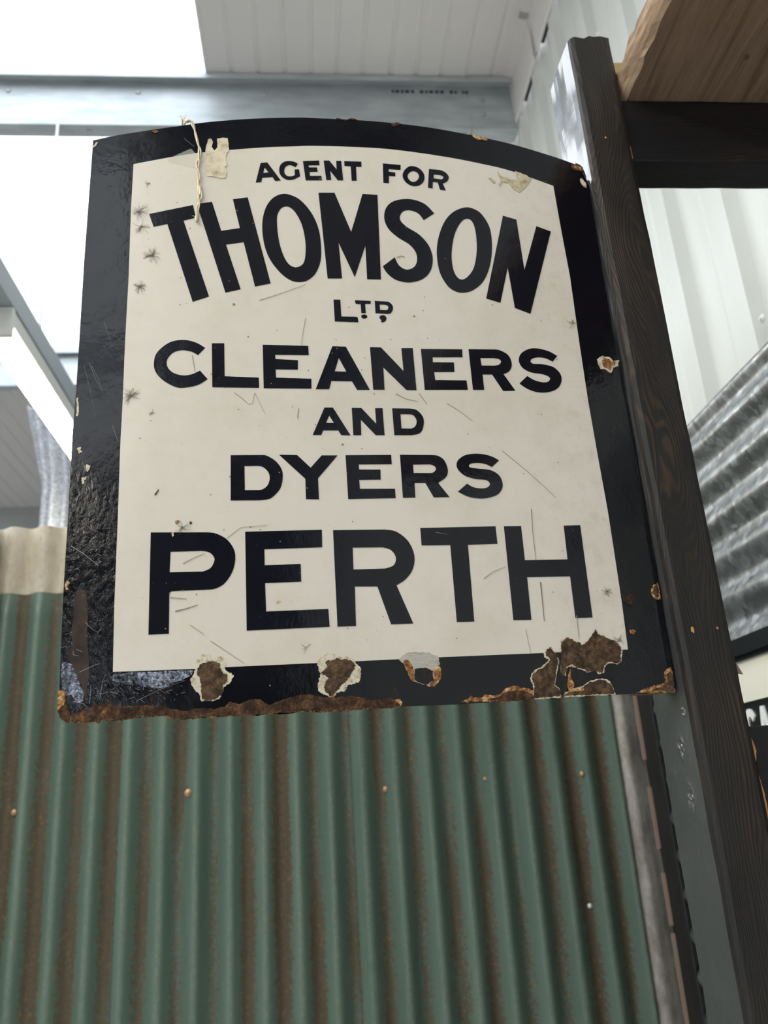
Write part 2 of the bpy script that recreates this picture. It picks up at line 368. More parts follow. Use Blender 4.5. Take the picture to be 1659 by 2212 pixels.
# ------------------------------------------------------------------ helpers: objects
def mesh_obj(name, verts, faces, mat, parent=None, smooth=False, mats=None, fmats=None):
    me = bpy.data.meshes.new(name)
    me.from_pydata([tuple(v) for v in verts], [], faces)
    for m_ in (mats or [mat]):
        me.materials.append(M[m_])
    if fmats:
        me.polygons.foreach_set('material_index', fmats)
    if smooth:
        me.polygons.foreach_set('use_smooth', [True] * len(me.polygons))
    me.update()
    o = bpy.data.objects.new(name, me)
    COL.objects.link(o)
    if parent is not None: o.parent = parent
    return o
def empty(name, loc=(0, 0, 0)):
    o = bpy.data.objects.new(name, None)
    o.empty_display_size = 0.05
    COL.objects.link(o); o.location = loc
    return o
def tag(o, label, cat=None, group=None, kind=None):
    o['label'] = label
    if cat: o['category'] = cat
    if group: o['group'] = group
    if kind: o['kind'] = kind
    return o
class MB:
    def __init__(s): s.v = []; s.f = []
    def add(s, vs, fs):
        n = len(s.v); s.v += [Vector(v) for v in vs]; s.f += [tuple(i + n for i in f) for f in fs]
    def box(s, x0, x1, y0, y1, z0, z1, c=0.0):
        if c <= 0:
            s.add([(x0, y0, z0), (x1, y0, z0), (x1, y1, z0), (x0, y1, z0), (x0, y0, z1), (x1, y0, z1), (x1, y1, z1), (x0, y1, z1)],
                  [(0, 3, 2, 1), (4, 5, 6, 7), (0, 1, 5, 4), (1, 2, 6, 5), (2, 3, 7, 6), (3, 0, 4, 7)])
        else:
            bm = bmesh.new(); bmesh.ops.create_cube(bm, size=1)
            for v in bm.verts: v.co = Vector(((x0 + x1) / 2 + v.co.x * (x1 - x0), (y0 + y1) / 2 + v.co.y * (y1 - y0), (z0 + z1) / 2 + v.co.z * (z1 - z0)))
            bmesh.ops.bevel(bm, geom=bm.edges[:], offset=c, segments=2, profile=0.5, affect='EDGES')
            bm.verts.index_update()
            s.add([v.co.copy() for v in bm.verts], [tuple(v.index for v in f.verts) for f in bm.faces]); bm.free()
    def extrude(s, prof, axis, a, b):
        # prof: list of 2D points in the plane across axis (cyclic order of remaining axes), closed
        n = len(prof)
        def P(p, t):
            q = [0, 0, 0]; r = [i for i in range(3) if i != axis]
            q[axis] = t; q[r[0]], q[r[1]] = p
            return q
        s.add([P(p, a) for p in prof] + [P(p, b) for p in prof],
              [(i, (i + 1) % n, n + (i + 1) % n, n + i) for i in range(n)] + [tuple(range(n - 1, -1, -1)), tuple(range(n, 2 * n))])
    def tube(s, pts, r, seg=6):
        rings = []
        for i, p in enumerate(pts):
            p = Vector(p)
            d = (Vector(pts[min(i + 1, len(pts) - 1)]) - Vector(pts[max(i - 1, 0)])).normalized()
            u = d.orthogonal().normalized() if i == 0 else (u - d * u.dot(d)).normalized()
            w = d.cross(u)
            rr = r(i) if callable(r) else r
            rings.append([p + (u * math.cos(2 * PI * k / seg) + w * math.sin(2 * PI * k / seg)) * rr for k in range(seg)])
        fs = []
        for i in range(len(rings) - 1):
            for k in range(seg):
                fs.append((i * seg + k, i * seg + (k + 1) % seg, (i + 1) * seg + (k + 1) % seg, (i + 1) * seg + k))
        fs += [tuple(range(seg - 1, -1, -1)), tuple(range((len(rings) - 1) * seg, len(rings) * seg))]
        s.add([v for rg in rings for v in rg], fs)
    def dome(s, c, r, nrm, seg=10, flat=0.5):
        nrm = Vector(nrm).normalized(); u = nrm.orthogonal().normalized(); w = nrm.cross(u); c = Vector(c)
        vs = []; fs = []
        for i in range(3):
            a = i / 3 * PI / 2
            for k in range(seg):
                t = 2 * PI * k / seg
                vs.append(c + (u * math.cos(t) + w * math.sin(t)) * r * math.cos(a) + nrm * r * flat * math.sin(a))
        vs.append(c + nrm * r * flat)
        for i in range(2):
            for k in range(seg):
                fs.append((i * seg + k, i * seg + (k + 1) % seg, (i + 1) * seg + (k + 1) % seg, (i + 1) * seg + k))
        for k in range(seg): fs.append((2 * seg + k, 2 * seg + (k + 1) % seg, 3 * seg))
        fs.append(tuple(range(seg - 1, -1, -1)))
        s.add(vs, fs)
    def build(s, name, mat, parent=None, smooth=False):
        off = parent.location if parent is not None else Vector((0, 0, 0))
        o = mesh_obj(name, [v - off for v in s.v], s.f, mat, parent, smooth)
        return o
def struct(o, label):
    o['kind'] = 'structure'; o['label'] = label
    return o
def recalc(o):
    bm = bmesh.new(); bm.from_mesh(o.data); bmesh.ops.recalc_face_normals(bm, faces=bm.faces[:]); bm.to_mesh(o.data); bm.free()
    return o

# ================================================================== THE SHED
YF, YB, XL, XR, ZR = -6.0, 7.4, -6.0, 0.94, 4.4
floor = MB(); floor.box(XL - 0.3, 2.2, YF - 0.3, YB + 0.3, -0.2, 0.0)
struct(floor.build('floor', 'concrete'), 'grey concrete floor of the shed')
yard = MB(); yard.box(-14, 8, -20, YF - 0.3, -0.25, -0.03)
struct(yard.build('ground', 'yard'), 'grey yard surface outside the open shed door')

# white ribbed cladding wall running away to the back (ribs stand out toward the room)
def clad_profile(y0, y1, pitch, ph):
    pts = []
    k = math.floor((y0 - ph) / pitch) - 1
    y = []
    while True:
        c = ph + k * pitch
        if c - 0.04 > y1: break
        for dy, h in ((-0.030, 0), (-0.020, 0.03), (0.020, 0.03), (0.030, 0), (0.105, 0), (0.111, 0.004), (0.129, 0.004), (0.135, 0)):
            if y0 <= c + dy <= y1: pts.append((c + dy, h))
        k += 1
    return [(y0, 0)] + pts + [(y1, 0)]
wr = struct(empty('wall_right'), 'white ribbed metal cladding wall rising behind the corrugated booth')
k = 0
edges = [YF, -4.0, -2.0, -0.0, 1.0, 1.98, 2.9, 3.84, 5.5, YB]
for a_, b_ in zip(edges[:-1], edges[1:]):
    pr = clad_profile(a_, b_ + 0.02, 0.235, 1.637)
    vs = []; fs = []
    zz = (0.0, 4.3)
    for (yy, h) in pr:
        for z_ in zz: vs.append((XR - h - (0.001 if k % 2 else 0), yy, z_))
    n_ = len(pr)
    fs = [(2 * i, 2 * i + 2, 2 * i + 3, 2 * i + 1) for i in range(n_ - 1)]
    base = len(vs)
    vs += [(XR + 0.012, a_, 0), (XR + 0.012, a_, 4.3), (XR + 0.012, b_ + 0.02, 0), (XR + 0.012, b_ + 0.02, 4.3)]
    fs.append((base, base + 1, base + 3, base + 2))
    mesh_obj('cladding_sheet', vs, fs, 'cladding', wr)
    k += 1
for (px, py) in ((1647, 688), (1292, 72)):
    p = on(0, XR - 0.031, px, py)
    m_ = MB(); m_.dome(p, 0.010, (-1, 0, 0), 12, 0.35); m_.dome(p + Vector((-0.003, 0, 0)), 0.005, (-1, 0, 0), 8, 0.8)
    m_.build('screw_cap', 'white_cap', wr, True)
# flashing along the wall head, with an overlapping joint and an open shadow gap below
fl = struct(empty('trim_1'), 'white folded flashing where the roof lining meets the cladding wall')
yy = YF
for y0_, y1_ in ((YF, -3.0), (-3.0, -0.2), (-0.2, 2.25), (2.25, 4.6), (4.6, YB)):
    m_ = MB()
    m_.extrude([(XR - 0.075, 4.402), (XR - 0.04, 4.396), (XR - 0.036, 4.20), (XR - 0.033, 4.192), (XR - 0.036, 4.19), (XR - 0.042, 4.20), (XR - 0.044, 4.388), (XR - 0.075, 4.394)], 1, y0_, y1_ + 0.03)
    recalc(m_.build('flashing_length', 'lining', fl))

k0 = 1.637 - 2 * 0.235
for k in range(12):
    y_ = k0 + k * 0.235
    m_ = MB(); m_.box(XR - 0.034, XR - 0.018, y_ + 0.034, y_ + 0.034 + 0.045 + 0.03 * (k % 3), 4.197, 4.215)
    m_.build('closure_strip', 'black_corner', fl)
# roof: lining sheets with fine ribs along Y, and a band of clear rooflights
def lining(name, x0, x1, y0, y1, parent, pitch=0.105):
    pts = []; x = x0
    while x < x1 - 0.02:
        for dx, h in ((0, 0), (pitch - 0.022, 0), (pitch - 0.016, 0.006), (pitch - 0.006, 0.006), (pitch, 0)):
            if x + dx <= x1: pts.append((x + dx, ZR + h))
        x += pitch
    pts += [(x1, ZR), (x1, ZR + 0.05), (x0, ZR + 0.05)]
    m_ = MB(); m_.extrude(pts, 1, y0, y1)
    return recalc(m_.build(name, 'lining', parent))
ce = struct(empty('ceiling'), 'white ribbed metal roof lining beside the bright rooflight')
XS0, XS1, YS1 = -2.5, -0.34, 4.68
for x0_, x1_ in ((XS1, 0.30), (0.30, XR)): lining('lining_sheet', x0_, x1_, YF, YB, ce)
for x0_, x1_ in ((-6, -5.6), (-3.4, XS0)): lining('lining_sheet', x0_, x1_, YF, YB, ce)
for x0_, x1_ in ((XS0, -1.5), (-1.5, XS1)): lining('lining_sheet', x0_, x1_, YS1, YB, ce)
n_ = 0
for x0_, x1_, ya_, yb_ in ((XS0, -1.42, YF, YS1), (-1.42, XS1, YF, YS1), (-5.6, -4.5, YF, YB), (-4.5, -3.4, YF, YB)):  # outer strip is unseen, added to raise the general light
    for y0_, y1_ in ((ya_, -1.0), (-1.0, yb_)):
        n_ += 1
        vs = []; fs = []; N = 56
        for i in range(N + 1):
            t = i / N; x = x0_ + (x1_ - x0_) * t
            z = ZR + 0.03 + 0.009 * math.cos(2 * PI * (x1_ - x0_) * t / 0.0765)
            vs += [(x, y0_, z), (x, y1_, z)]
        fs = [(2 * i, 2 * i + 2, 2 * i + 3, 2 * i + 1) for i in range(N)]
        o = mesh_obj('window_%d' % n_, vs, fs, 'rooflight', None, True)
        struct(o, 'clear corrugated rooflight sheet glowing white with daylight')
# reveal of the rooflight
rv = MB(); rv.box(XS1 - 0.012, XS1, YF, YS1, ZR - 0.004, ZR + 0.06)
struct(rv.build('trim_2', 'lining'), 'pale edge trim along the rooflight opening')

# shed walls outside the picture
m_ = MB(); m_.box(XL - 0.2, XR + 0.3, YB, YB + 0.2, 0, ZR + 0.06)
struct(m_.build('wall_far', 'far_wall'), 'grey far end wall of the shed')
m_ = MB(); m_.box(XL - 0.2, XL, YF, YB, 0, ZR + 0.06)
struct(m_.build('wall_left', 'far_wall'), 'grey side wall of the shed')
m_ = MB()
m_.box(XL - 0.2, -4.4, YF - 0.2, YF, 0, ZR + 0.06); m_.box(-0.45, XR + 0.3, YF - 0.2, YF, 0, ZR + 0.06); m_.box(-4.4, -0.45, YF - 0.2, YF, 2.35, ZR + 0.06)
struct(m_.build('wall_front', 'dark_wall'), 'dark end wall with the open shed door')

# Z purlins
def purlin(y, x0, x1, label, sleeve=None, marks=False):
    root = struct(empty('purlin', (x0, y, 4.17)), label)
    t = 0.004
    prof = [(y - 0.05, ZR - 0.004), (y - 0.05, ZR - 0.03), (y - 0.05 + t, ZR - 0.03), (y - 0.05 + t, ZR - 0.004 - t), (y - t, ZR - 0.004 - t),
            (y - t, 4.17), (y + 0.06, 4.17), (y + 0.06, 4.192), (y + 0.06 - t, 4.192), (y + 0.06 - t, 4.17 + t), (y, 4.17 + t), (y, ZR - 0.004)]
    m_ = MB(); m_.extrude(prof, 0, x0, x1)
    recalc(m_.build('purlin_section', 'purlin', root))
    if sleeve:
        m_ = MB()
        m_.extrude([(y - 0.056, ZR - 0.006), (y - 0.056, ZR - 0.034), (y - 0.052, ZR - 0.034), (y - 0.052, ZR - 0.012), (y - 0.008, ZR - 0.012),
                    (y - 0.008, 4.164), (y + 0.064, 4.164), (y + 0.064, 4.168), (y - 0.004, 4.168), (y - 0.004, ZR - 0.006)], 0, sleeve[0], sleeve[1])
        recalc(m_.build('sleeve', 'purlin', root))
        for zz_ in (4.24, 4.31):
            m_ = MB(); m_.dome((sleeve[0] + 0.05, y - 0.009, zz_), 0.012, (0, -1, 0), 8, 0.6); m_.build('bolt', 'bolt', root, True)
    x = x0 + 0.28
    while x < x1 - 0.1:
        m_ = MB(); m_.dome((x, y - 0.005, 4.335), 0.011, (0, -1, 0), 8, 0.7); m_.build('bolt', 'bolt', root, True)
        m_ = MB(); m_.dome((x + 0.31, y + 0.03, 4.17), 0.011, (0, 0, -1), 8, 0.8); m_.build('bolt', 'bolt', root, True)
        x += 0.50
    if marks:
        m_ = MB(); x = 0.40
        for w_ in (0.012, 0.02, 0.014, 0.022, 0.016, 0.0, 0.02, 0.013, 0.022, 0.018, 0.02, 0.0, 0.018, 0.012, 0.0, 0.01, 0.014, 0.0, 0.012, 0.0, 0.012):
            if w_: m_.box(x, x + w_ * 0.8, y - 0.0046, y - 0.0039, 4.352, 4.368)
            x += (w_ or 0.014) + 0.003
        o = m_.build('stamped_mark', 'printed', root); o['label'] = 'small smudged dark printed stamp'
    return root
purlin(2.60, -5.9, XR - 0.03, 'pale steel purlin crossing under the rooflight above the enamel sign', (0.72, XR - 0.03), True)
purlin(4.68, -5.9, XR - 0.03, 'pale steel purlin at the far end of the rooflight')
for y_ in (0.52, -1.56, -3.64): purlin(y_, -5.9, XR - 0.03, 'pale steel purlin over the open front of the booth')

# ================================================================== THE BOOTH: corrugated back and side
def corrugated(name, x0, x1, y0, z0, z1, mat, parent, lift=0.0, xc=-0.64, pitch=PITCH, amp=0.0105, dent=0.0012, rows=40, seed=0.0, th=0.0009):
    nx = max(6, int((x1 - x0) / pitch * 14)); vs = []; fs = []
    for j in range(rows + 1):
        z = z0 + (z1 - z0) * j / rows
        for i in range(nx + 1):
            x = x0 + (x1 - x0) * i / nx
            d = dent * (noise.noise((x * 9 + seed, z * 3.5, 1.7)) + 0.6 * noise.noise((x * 25, z * 11 + seed, 4.0)))
            vs.append((x, y0 - amp * math.cos(2 * PI * (x - xc) / pitch) + d - lift * max(0.0, 1 - (x - x0) / 0.03), z))
    for j in range(rows):
        for i in range(nx):
            a_ = j * (nx + 1) + i; fs.append((a_, a_ + 1, a_ + nx + 2, a_ + nx + 1))
    o = mesh_obj(name, vs, fs, mat, parent, True)
    sm = o.modifiers.new('thickness', 'SOLIDIFY'); sm.thickness = th; sm.offset = -1
    return o
YG = 1.970
wb = struct(empty('wall_back'), 'booth back wall of lapped green painted corrugated iron streaked with rust')
corrugated('upper_corrugated_sheet', -1.75, 0.70, YG + 0.0035, 2.0, 2.292, 'zinc', wb, rows=6)['label'] = 'bare weathered zinc sheet showing above the green ones'
for i, (x0_, x1_) in enumerate(((-1.75, -1.04), (-1.075, -0.40), (-0.437, 0.125), (0.077, 0.705))):
    o = corrugated('green_corrugated_sheet', x0_, x1_, YG - 0.0016 * i, 0.02, 2.12 + 0.004 * i, 'green', wb, lift=0.004 if i else 0.0, seed=i * 3.1)
o = corrugated('galvanised_corrugated_sheet', 0.690, 0.782, YG - 0.008, 0.02, 2.286, 'galv_dull', wb, xc=0.728, pitch=0.088, amp=0.014)
o['label'] = 'grey galvanised strip closing the corner'
for px, py, mt in ((408, 1713, 'copper_screw'), (33, 1755, 'copper_screw'), (833, 1705, 'copper_screw'), (1047, 1683, 'copper_screw'), (1255, 1672, 'copper_screw'), (1275, 1957, 'bright_screw')):
    p = on(1, YG, px, py)
    p.y = YG - 0.0065 - 0.009 * math.cos(2 * PI * (p.x + 0.64) / PITCH)
    m_ = MB(); r_ = 0.0095 if px == 408 else (0.007 if mt == 'copper_screw' else 0.006)
    if px == 1047: r_ = 0.005
    m_.dome(p, r_, (0, -1, 0), 12, 0.6); m_.dome(p + Vector((0, -r_ * 0.35, 0)), r_ * 0.5, (0, -1, 0), 6, 0.9)
    m_.build('screw', mt, wb, True)

# galvanised side wall, corrugations lying level
ws = struct(empty('wall_side'), 'booth side wall of spangled galvanised corrugated steel laid with level ridges')
XG = 0.772
def side_sheet(y0, y1, z0, z1, dx, seed):
    nz = int((z1 - z0) / 0.0765 * 14); ny = 24; vs = []; fs = []
    for j in range(ny + 1):
        y = y0 + (y1 - y0) * j / ny
        for i in range(nz + 1):
            z = z1 - (z1 - z0) * i / nz
            d = 0.0012 * (noise.noise((y * 6 + seed, z * 9, 8.0)))
            amp = 0.0095 * min(1.0, (z1 - z) / 0.03)
            vs.append((XG - dx - amp * math.cos(2 * PI * (z - 2.222) / 0.0765) + d, y, z))
    for j in range(ny):
        for i in range(nz):
            a_ = j * (nz + 1) + i; fs.append((a_, a_ + 1, a_ + nz + 2, a_ + nz + 1))
    o = mesh_obj('galvanised_corrugated_sheet', vs, fs, 'galv', ws, True)
    sm = o.modifiers.new('thickness', 'SOLIDIFY'); sm.thickness = 0.0009; sm.offset = 0
side_sheet(0.15, 1.85, 1.55, 2.286, 0.0, 0)
side_sheet(0.15, 1.85, 0.02, 1.60, 0.0025, 5)

# corner post with a thin pale strip
cp = empty('corner_post', (0.795, 1.90, 0))
def roughbox(x0, x1, y0, y1, z0, z1, axis, seg=70, c=0.003, jit=0.0006, seed=0.0, ragged=0.0):
    """timber: chamfered section swept along one axis with slight unevenness"""
    lo = [x0, y0, z0]; hi = [x1, y1, z1]; r = [i for i in range(3) if i != axis]
    a0, a1, b0, b1 = lo[r[0]], hi[r[0]], lo[r[1]], hi[r[1]]
    sec = []
    def edge(p, q, n):
        for i in range(n): sec.append((p[0] + (q[0] - p[0]) * i / n, p[1] + (q[1] - p[1]) * i / n))
    k = c * 0.3
    edge((a0 + c, b0), (a1 - c, b0), 6); edge((a1 - c, b0), (a1 - k, b0 + k), 1); edge((a1 - k, b0 + k), (a1, b0 + c), 1)
    edge((a1, b0 + c), (a1, b1 - c), 6); edge((a1, b1 - c), (a1 - k, b1 - k), 1); edge((a1 - k, b1 - k), (a1 - c, b1), 1)
    edge((a1 - c, b1), (a0 + c, b1), 6); edge((a0 + c, b1), (a0 + k, b1 - k), 1); edge((a0 + k, b1 - k), (a0, b1 - c), 1)
    edge((a0, b1 - c), (a0, b0 + c), 6); edge((a0, b0 + c), (a0 + k, b0 + k), 1); edge((a0 + k, b0 + k), (a0 + c, b0), 1)
    n = len(sec); vs = []; fs = []
    for j in range(seg + 1):
        t = lo[axis] + (hi[axis] - lo[axis]) * j / seg
        for i, (a, b) in enumerate(sec):
            da = jit * noise.noise((t * 22 + seed, a * 60, b * 60)) + jit * 1.2 * noise.noise((t * 5 + seed, a * 30 + 9, b * 30))
            db = jit * noise.noise((t * 22 + seed + 40, a * 60, b * 60)) + jit * 1.2 * noise.noise((t * 5 + seed + 70, a * 30 + 9, b * 30))
            tt = t + (ragged * noise.noise((a * 240, b * 240, seed)) if j == seg else 0)
            q = [0, 0, 0]; q[axis] = tt; q[r[0]] = a + da; q[r[1]] = b + db
            vs.append(q)
    for j in range(seg):
        for i in range(n): fs.append((j * n + i, j * n + (i + 1) % n, (j + 1) * n + (i + 1) % n, (j + 1) * n + i))
    fs += [tuple(range(n - 1, -1, -1)), tuple(range(seg * n, (seg + 1) * n))]
    m_ = MB(); m_.add(vs, fs)
    return m_
recalc(roughbox(0.7585, 0.83, 1.855, 1.938, 0.0, 2.28, 2, seed=3.0).build('shaft', 'black_corner', cp))
m_ = MB()
for z0_, z1_ in ((0.6, 1.30), (1.315, 1.42), (1.47, 1.60), (1.66, 2.2)): m_.box(0.7505, 0.7575, 1.925, 1.932, z0_, z1_)
m_.build('edge_strip', 'pink_strip', cp)
tag(cp, 'black stained post in the corner between green and galvanised sheets', 'post')
# brown post against the back wall
bp = empty('wall_post', (-0.79, 1.93, 0))
recalc(roughbox(-0.84, -0.748, 1.915, 1.952, 0.0, 2.305, 2, seed=8.0).build('shaft', 'grey_brown_wood', bp))
tag(bp, 'weathered brown post standing against the green corrugated wall', 'post')

# ================================================================== THE BLACK TIMBER FRAME
PX0, PX1, PY0, PY1, PZ = 0.3425, 0.397, 0.747, 0.834, 2.487
post = empty('timber_post', ((PX0 + PX1) / 2, (PY0 + PY1) / 2, 0))
tag(post, 'black painted upright timber post carrying the enamel sign', 'post')
sh = recalc(roughbox(PX0, PX1, PY0, PY1, 0.0, PZ, 2, seg=260, c=0.0065, jit=0.0007, seed=1.0, ragged=0.004).build('shaft', 'post_wood', post))
sh.location = (0, 0, 0)
sh.data.materials.append(M['gloss_paint'])
for p in sh.data.polygons:
    if p.normal.x < -0.97: p.material_index = 1
    p.use_smooth = False
# texture space of the shaft: shift so object coordinates equal world coordinates
def world_coords(o):
    off = o.parent.location.copy()
    for v in o.data.vertices: v.co += off
    o.location = -off
world_coords(sh)
def knot_lump(px, py, ry, rz, seed):
    c = on(0, PX0, px, py)
    vs = []; fs = []; NA, NR = 28, 14
    for i in range(NR + 1):
        rr = i / NR
        for k in range(NA):
            t = 2 * PI * k / NA
            yy_ = ry * rr * math.cos(t); zz_ = rz * rr * math.sin(t)
            h = 0.0010 * (1 - rr ** 2) + 0.0030 * (1 - rr ** 2) * noise.noise((yy_ * 420 + seed, zz_ * 260, 2.0)) - 0.0022 * math.exp(-(rr / 0.28) ** 2)
            vs.append((PX0 - max(-0.0004, h) - 0.0006 * (1 - rr), c.y + yy_, c.z + zz_))
    for i in range(NR):
        for k in range(NA): fs.append((i * NA + k, i * NA + (k + 1) % NA, (i + 1) * NA + (k + 1) % NA, (i + 1) * NA + k))
    fs.append(tuple(range(NA)))
    m_ = MB(); m_.add(vs, fs)
    recalc(m_.build('knot', 'gloss_paint', post, True))
for a_ in ((1477, 1536, 0.006, 0.006, 1.0), (1474, 1618, 0.012, 0.017, 2.0), (1495, 1728, 0.012, 0.021, 3.0), (1335, 300, 0.0001, 0.0001, 0)):
    if a_[2] > 0.001: knot_lump(*a_)
m_ = MB()
s0 = on(1, 0.757, 1581, 1420); s1 = on(1, 0.752, 1606, 1457)
m_.add([s0, s0 + Vector((0.004, 0.004, -0.002)), s0 + Vector((-0.004, 0.004, -0.014)), s1], [(0, 1, 3), (1, 2, 3), (2, 0, 3), (0, 2, 1)])
o = m_.build('splinter', 'pink_strip', post); o['label'] = 'pinkish splinter standing off the post edge'
for px, py, r_ in ((1495, 1360, 0.0024), (1549, 1357, 0.0012), (1308, 298, 0.0011)):
    c = on(1, PY0, px, py); m_ = MB()
    vs = [c + Vector((r_ * (0.5 + 0.7 * random.random()) * math.cos(t), -0.0007, r_ * (0.7 + 1.1 * random.random()) * math.sin(t))) for t in [k * PI / 5 for k in range(10)]]
    m_.add(vs + [c + Vector((0, -0.0012, 0))], [(k, (k + 1) % 10, 10) for k in range(10)])
    m_.build('paint_chip', 'raw_wood', post)

BY0, BY1 = 0.757, 0.804
bu = recalc(roughbox(PX1 + 0.002, 1.05, BY0, BY1, 2.302, 2.3965, 0, seg=90, seed=5.0, c=0.003).build('timber_beam', 'beam_wood'))
tag(bu, 'black painted timber beam under the brown waney plank', 'beam')
m_ = MB(); q0 = on(1, BY0, 1361, 318); q1 = on(1, BY0, 1364, 344)
m_.box(PX1 - 0.0012, PX1 + 0.0022, BY0 - 0.001, BY0 + 0.004, q1.z, q0.z)
o = m_.build('split_edge', 'raw_wood', bu)
bl = recalc(roughbox(PX1 + 0.0025, 1.05, BY0 - 0.001, BY1, 1.552, 1.647, 0, seg=90, seed=15.0, c=0.002).build('timber_beam', 'beam_wood'))
tag(bl, 'black painted lower timber rail with bare split wood at its post end', 'beam')
for z0_, z1_ in ((1.615, 1.638), (1.53, 1.607)):
    z0_ = max(z0_, 1.553)
    vs = []; N = 14
    for i in range(N + 1):
        z = z0_ + (z1_ - z0_) * i / N; w_ = 0.0028 * math.sin(PI * (i + 0.6) / (N + 1.2)) * (1 + 0.3 * noise.noise((z * 300, 0, 0)))
        vs += [(PX1 + 0.0008, BY0 - 0.0016, z), (PX1 + 0.0008 + w_, BY0 - 0.0022, z), (PX1 + 0.0008, BY0 + 0.003, z), (PX1 + 0.0008 + w_, BY0 + 0.003, z)]
    fs = []
    for i in range(N):
        a_ = 4 * i; fs += [(a_, a_ + 1, a_ + 5, a_ + 4), (a_ + 1, a_ + 3, a_ + 7, a_ + 5), (a_ + 3, a_ + 2, a_ + 6, a_ + 7), (a_ + 2, a_, a_ + 4, a_ + 6)]
    fs += [(0, 2, 3, 1), (4 * N, 4 * N + 1, 4 * N + 3, 4 * N + 2)]
    m_ = MB(); m_.add(vs, fs); o = recalc(m_.build('split_edge', 'raw_wood', bl)); o['label'] = 'bare orange split wood'

# waney plank lying on the beam, pointing out over the viewer
def plank():
    root = empty('waney_plank', (0.6, 0.3, 2.397))
    N = 120; vs = []; fs = []; fm = []
    y0_, y1_ = -0.62, 0.775; Zb, T = 2.397, 0.047
    sec_n = 16
    for j in range(N + 1):
        y = y0_ + (y1_ - y0_) * j / N
        w1 = 0.004 * noise.noise((y * 9, 0, 3)) + 0.0025 * noise.noise((y * 30, 4, 3))
        w2 = 0.005 * noise.noise((y * 7, 9, 3)) + 0.003 * noise.noise((y * 26, 7, 1))
        xb = 0.405 + w1; xt = 0.402 + w2
        sec = []
        for i in range(8):   # waney side from bottom to top
            t = i / 7
            bul = -0.006 * math.sin(PI * t) + 0.0028 * noise.noise((y * 40, t * 5, 2)) + 0.0015 * noise.noise((y * 110, t * 13, 5))
            sec.append((xb + (xt - xb) * t + bul + (0.002 if i in (0, 7) else 0), Zb + T * t + 0.001 * noise.noise((y * 20, t * 3, 8))))
        sec += [(0.56, Zb + T), (0.74, Zb + T), (0.742, Zb + T - 0.002), (0.742, Zb + 0.002), (0.74, Zb), (0.63, Zb + 0.0006 * noise.noise((y * 12, 1, 1))), (0.53, Zb + 0.0006 * noise.noise((y * 12, 2, 1))), (0.45, Zb + 0.0006 * noise.noise((y * 12, 5, 1)))]
        for (x, z) in sec: vs.append(Vector((x, y + (0.004 * noise.noise((x * 40, z * 40, 1)) if j == N else 0), z)))
    n = sec_n
    for j in range(N):
        for i in range(n):
            fs.append((j * n + i, j * n + (i + 1) % n, (j + 1) * n + (i + 1) % n, (j + 1) * n + i)); fm.append(1 if i < 7 else 0)
    fs += [tuple(range(n - 1, -1, -1)), tuple(range(N * n, (N + 1) * n))]; fm += [0, 0]
    o = mesh_obj('board', [v - root.location for v in vs], fs, None, root, False, ['plank', 'waney'], fm)
    recalc(o)
    c = on(2, 2.397, 1611, 124)
    m_ = MB(); ring = []
    m_.dome(c + Vector((0, 0, 0.0004)), 0.0042, (0, 0, -1), 14, 0.25)
    m_.build('knot', 'grey_brown_wood', root, True)
    return tag(root, 'rough sawn brown plank with waney edge lying across black beam', 'plank')
plank()
pb = recalc(roughbox(0.402, 0.92, 0.838, 0.872, 2.50, 2.551, 0, seg=50, seed=25.0).build('pine_batten', 'pine'))
tag(pb, 'pale olive pine batten behind the top of the black post', 'batten')
# short cleat holding the batten, standing on the beam
m_ = roughbox(0.60, 0.645, 0.806, 0.838, 2.37, 2.551, 2, seg=20, seed=31.0)
o = recalc(m_.build('cleat', 'pine', None)); tag(o, 'short pale pine cleat joining batten to black beam', 'cleat')

# ================================================================== SIGN ON THE SIDE WALL (far right)
ss = empty('shop_sign', (0.75, 1.1, 1.5))
XSg = 0.742
def yz_prism(poly, holes, x_front, depth, name, mat, parent):
    loops = [[Vector((0, p[0], p[1])) for p in L] for L in [poly] + holes]
    flat = [p for L in loops for p in L]
    tris = tessellate_polygon(loops)
    n = len(flat); vs = [Vector((x_front, p.y, p.z)) for p in flat] + [Vector((x_front + depth, p.y, p.z)) for p in flat]
    fs = [tuple(t) for t in tris] + [tuple(i + n for i in t[::-1]) for t in tris]
    s_ = 0
    for L in loops:
        k_ = len(L)
        for i in range(k_): fs.append((s_ + i, s_ + (i + 1) % k_, n + s_ + (i + 1) % k_, n + s_ + i))
        s_ += k_
    m_ = MB(); m_.add(vs, fs)
    return recalc(m_.build(name, mat, parent))
def rect(y0, y1, z0, z1): return [(y0, z0), (y1, z0), (y1, z1), (y0, z1)]
SY0, SY1, SZ0, SZ1 = 0.45, 1.70, 1.30, 1.832
yz_prism(rect(SY0, SY1, SZ0, SZ1), [], XSg + 0.004, 0.012, 'board', 'dark_green_black', ss)
yz_prism(rect(SY0, SY1, SZ1 - 0.028, SZ1), [], XSg - 0.012, 0.018, 'frame_rail', 'black_frame', ss)
yz_prism(rect(SY0 + 0.02, SY1 - 0.02, SZ1 - 0.036, SZ1 - 0.028), [], XSg - 0.004, 0.010, 'frame_bead', 'black_frame', ss)
yz_prism(rect(SY0, SY1, SZ0, SZ0 + 0.03), [], XSg - 0.012, 0.018, 'frame_rail', 'black_frame', ss)
yz_prism(rect(SY0, SY0 + 0.03, SZ0 + 0.03, SZ1 - 0.03), [], XSg - 0.012, 0.018, 'frame_stile', 'black_frame', ss)
yz_prism(rect(SY1 - 0.03, SY1, SZ0 + 0.03, SZ1 - 0.03), [], XSg - 0.012, 0.018, 'frame_stile', 'black_frame', ss)
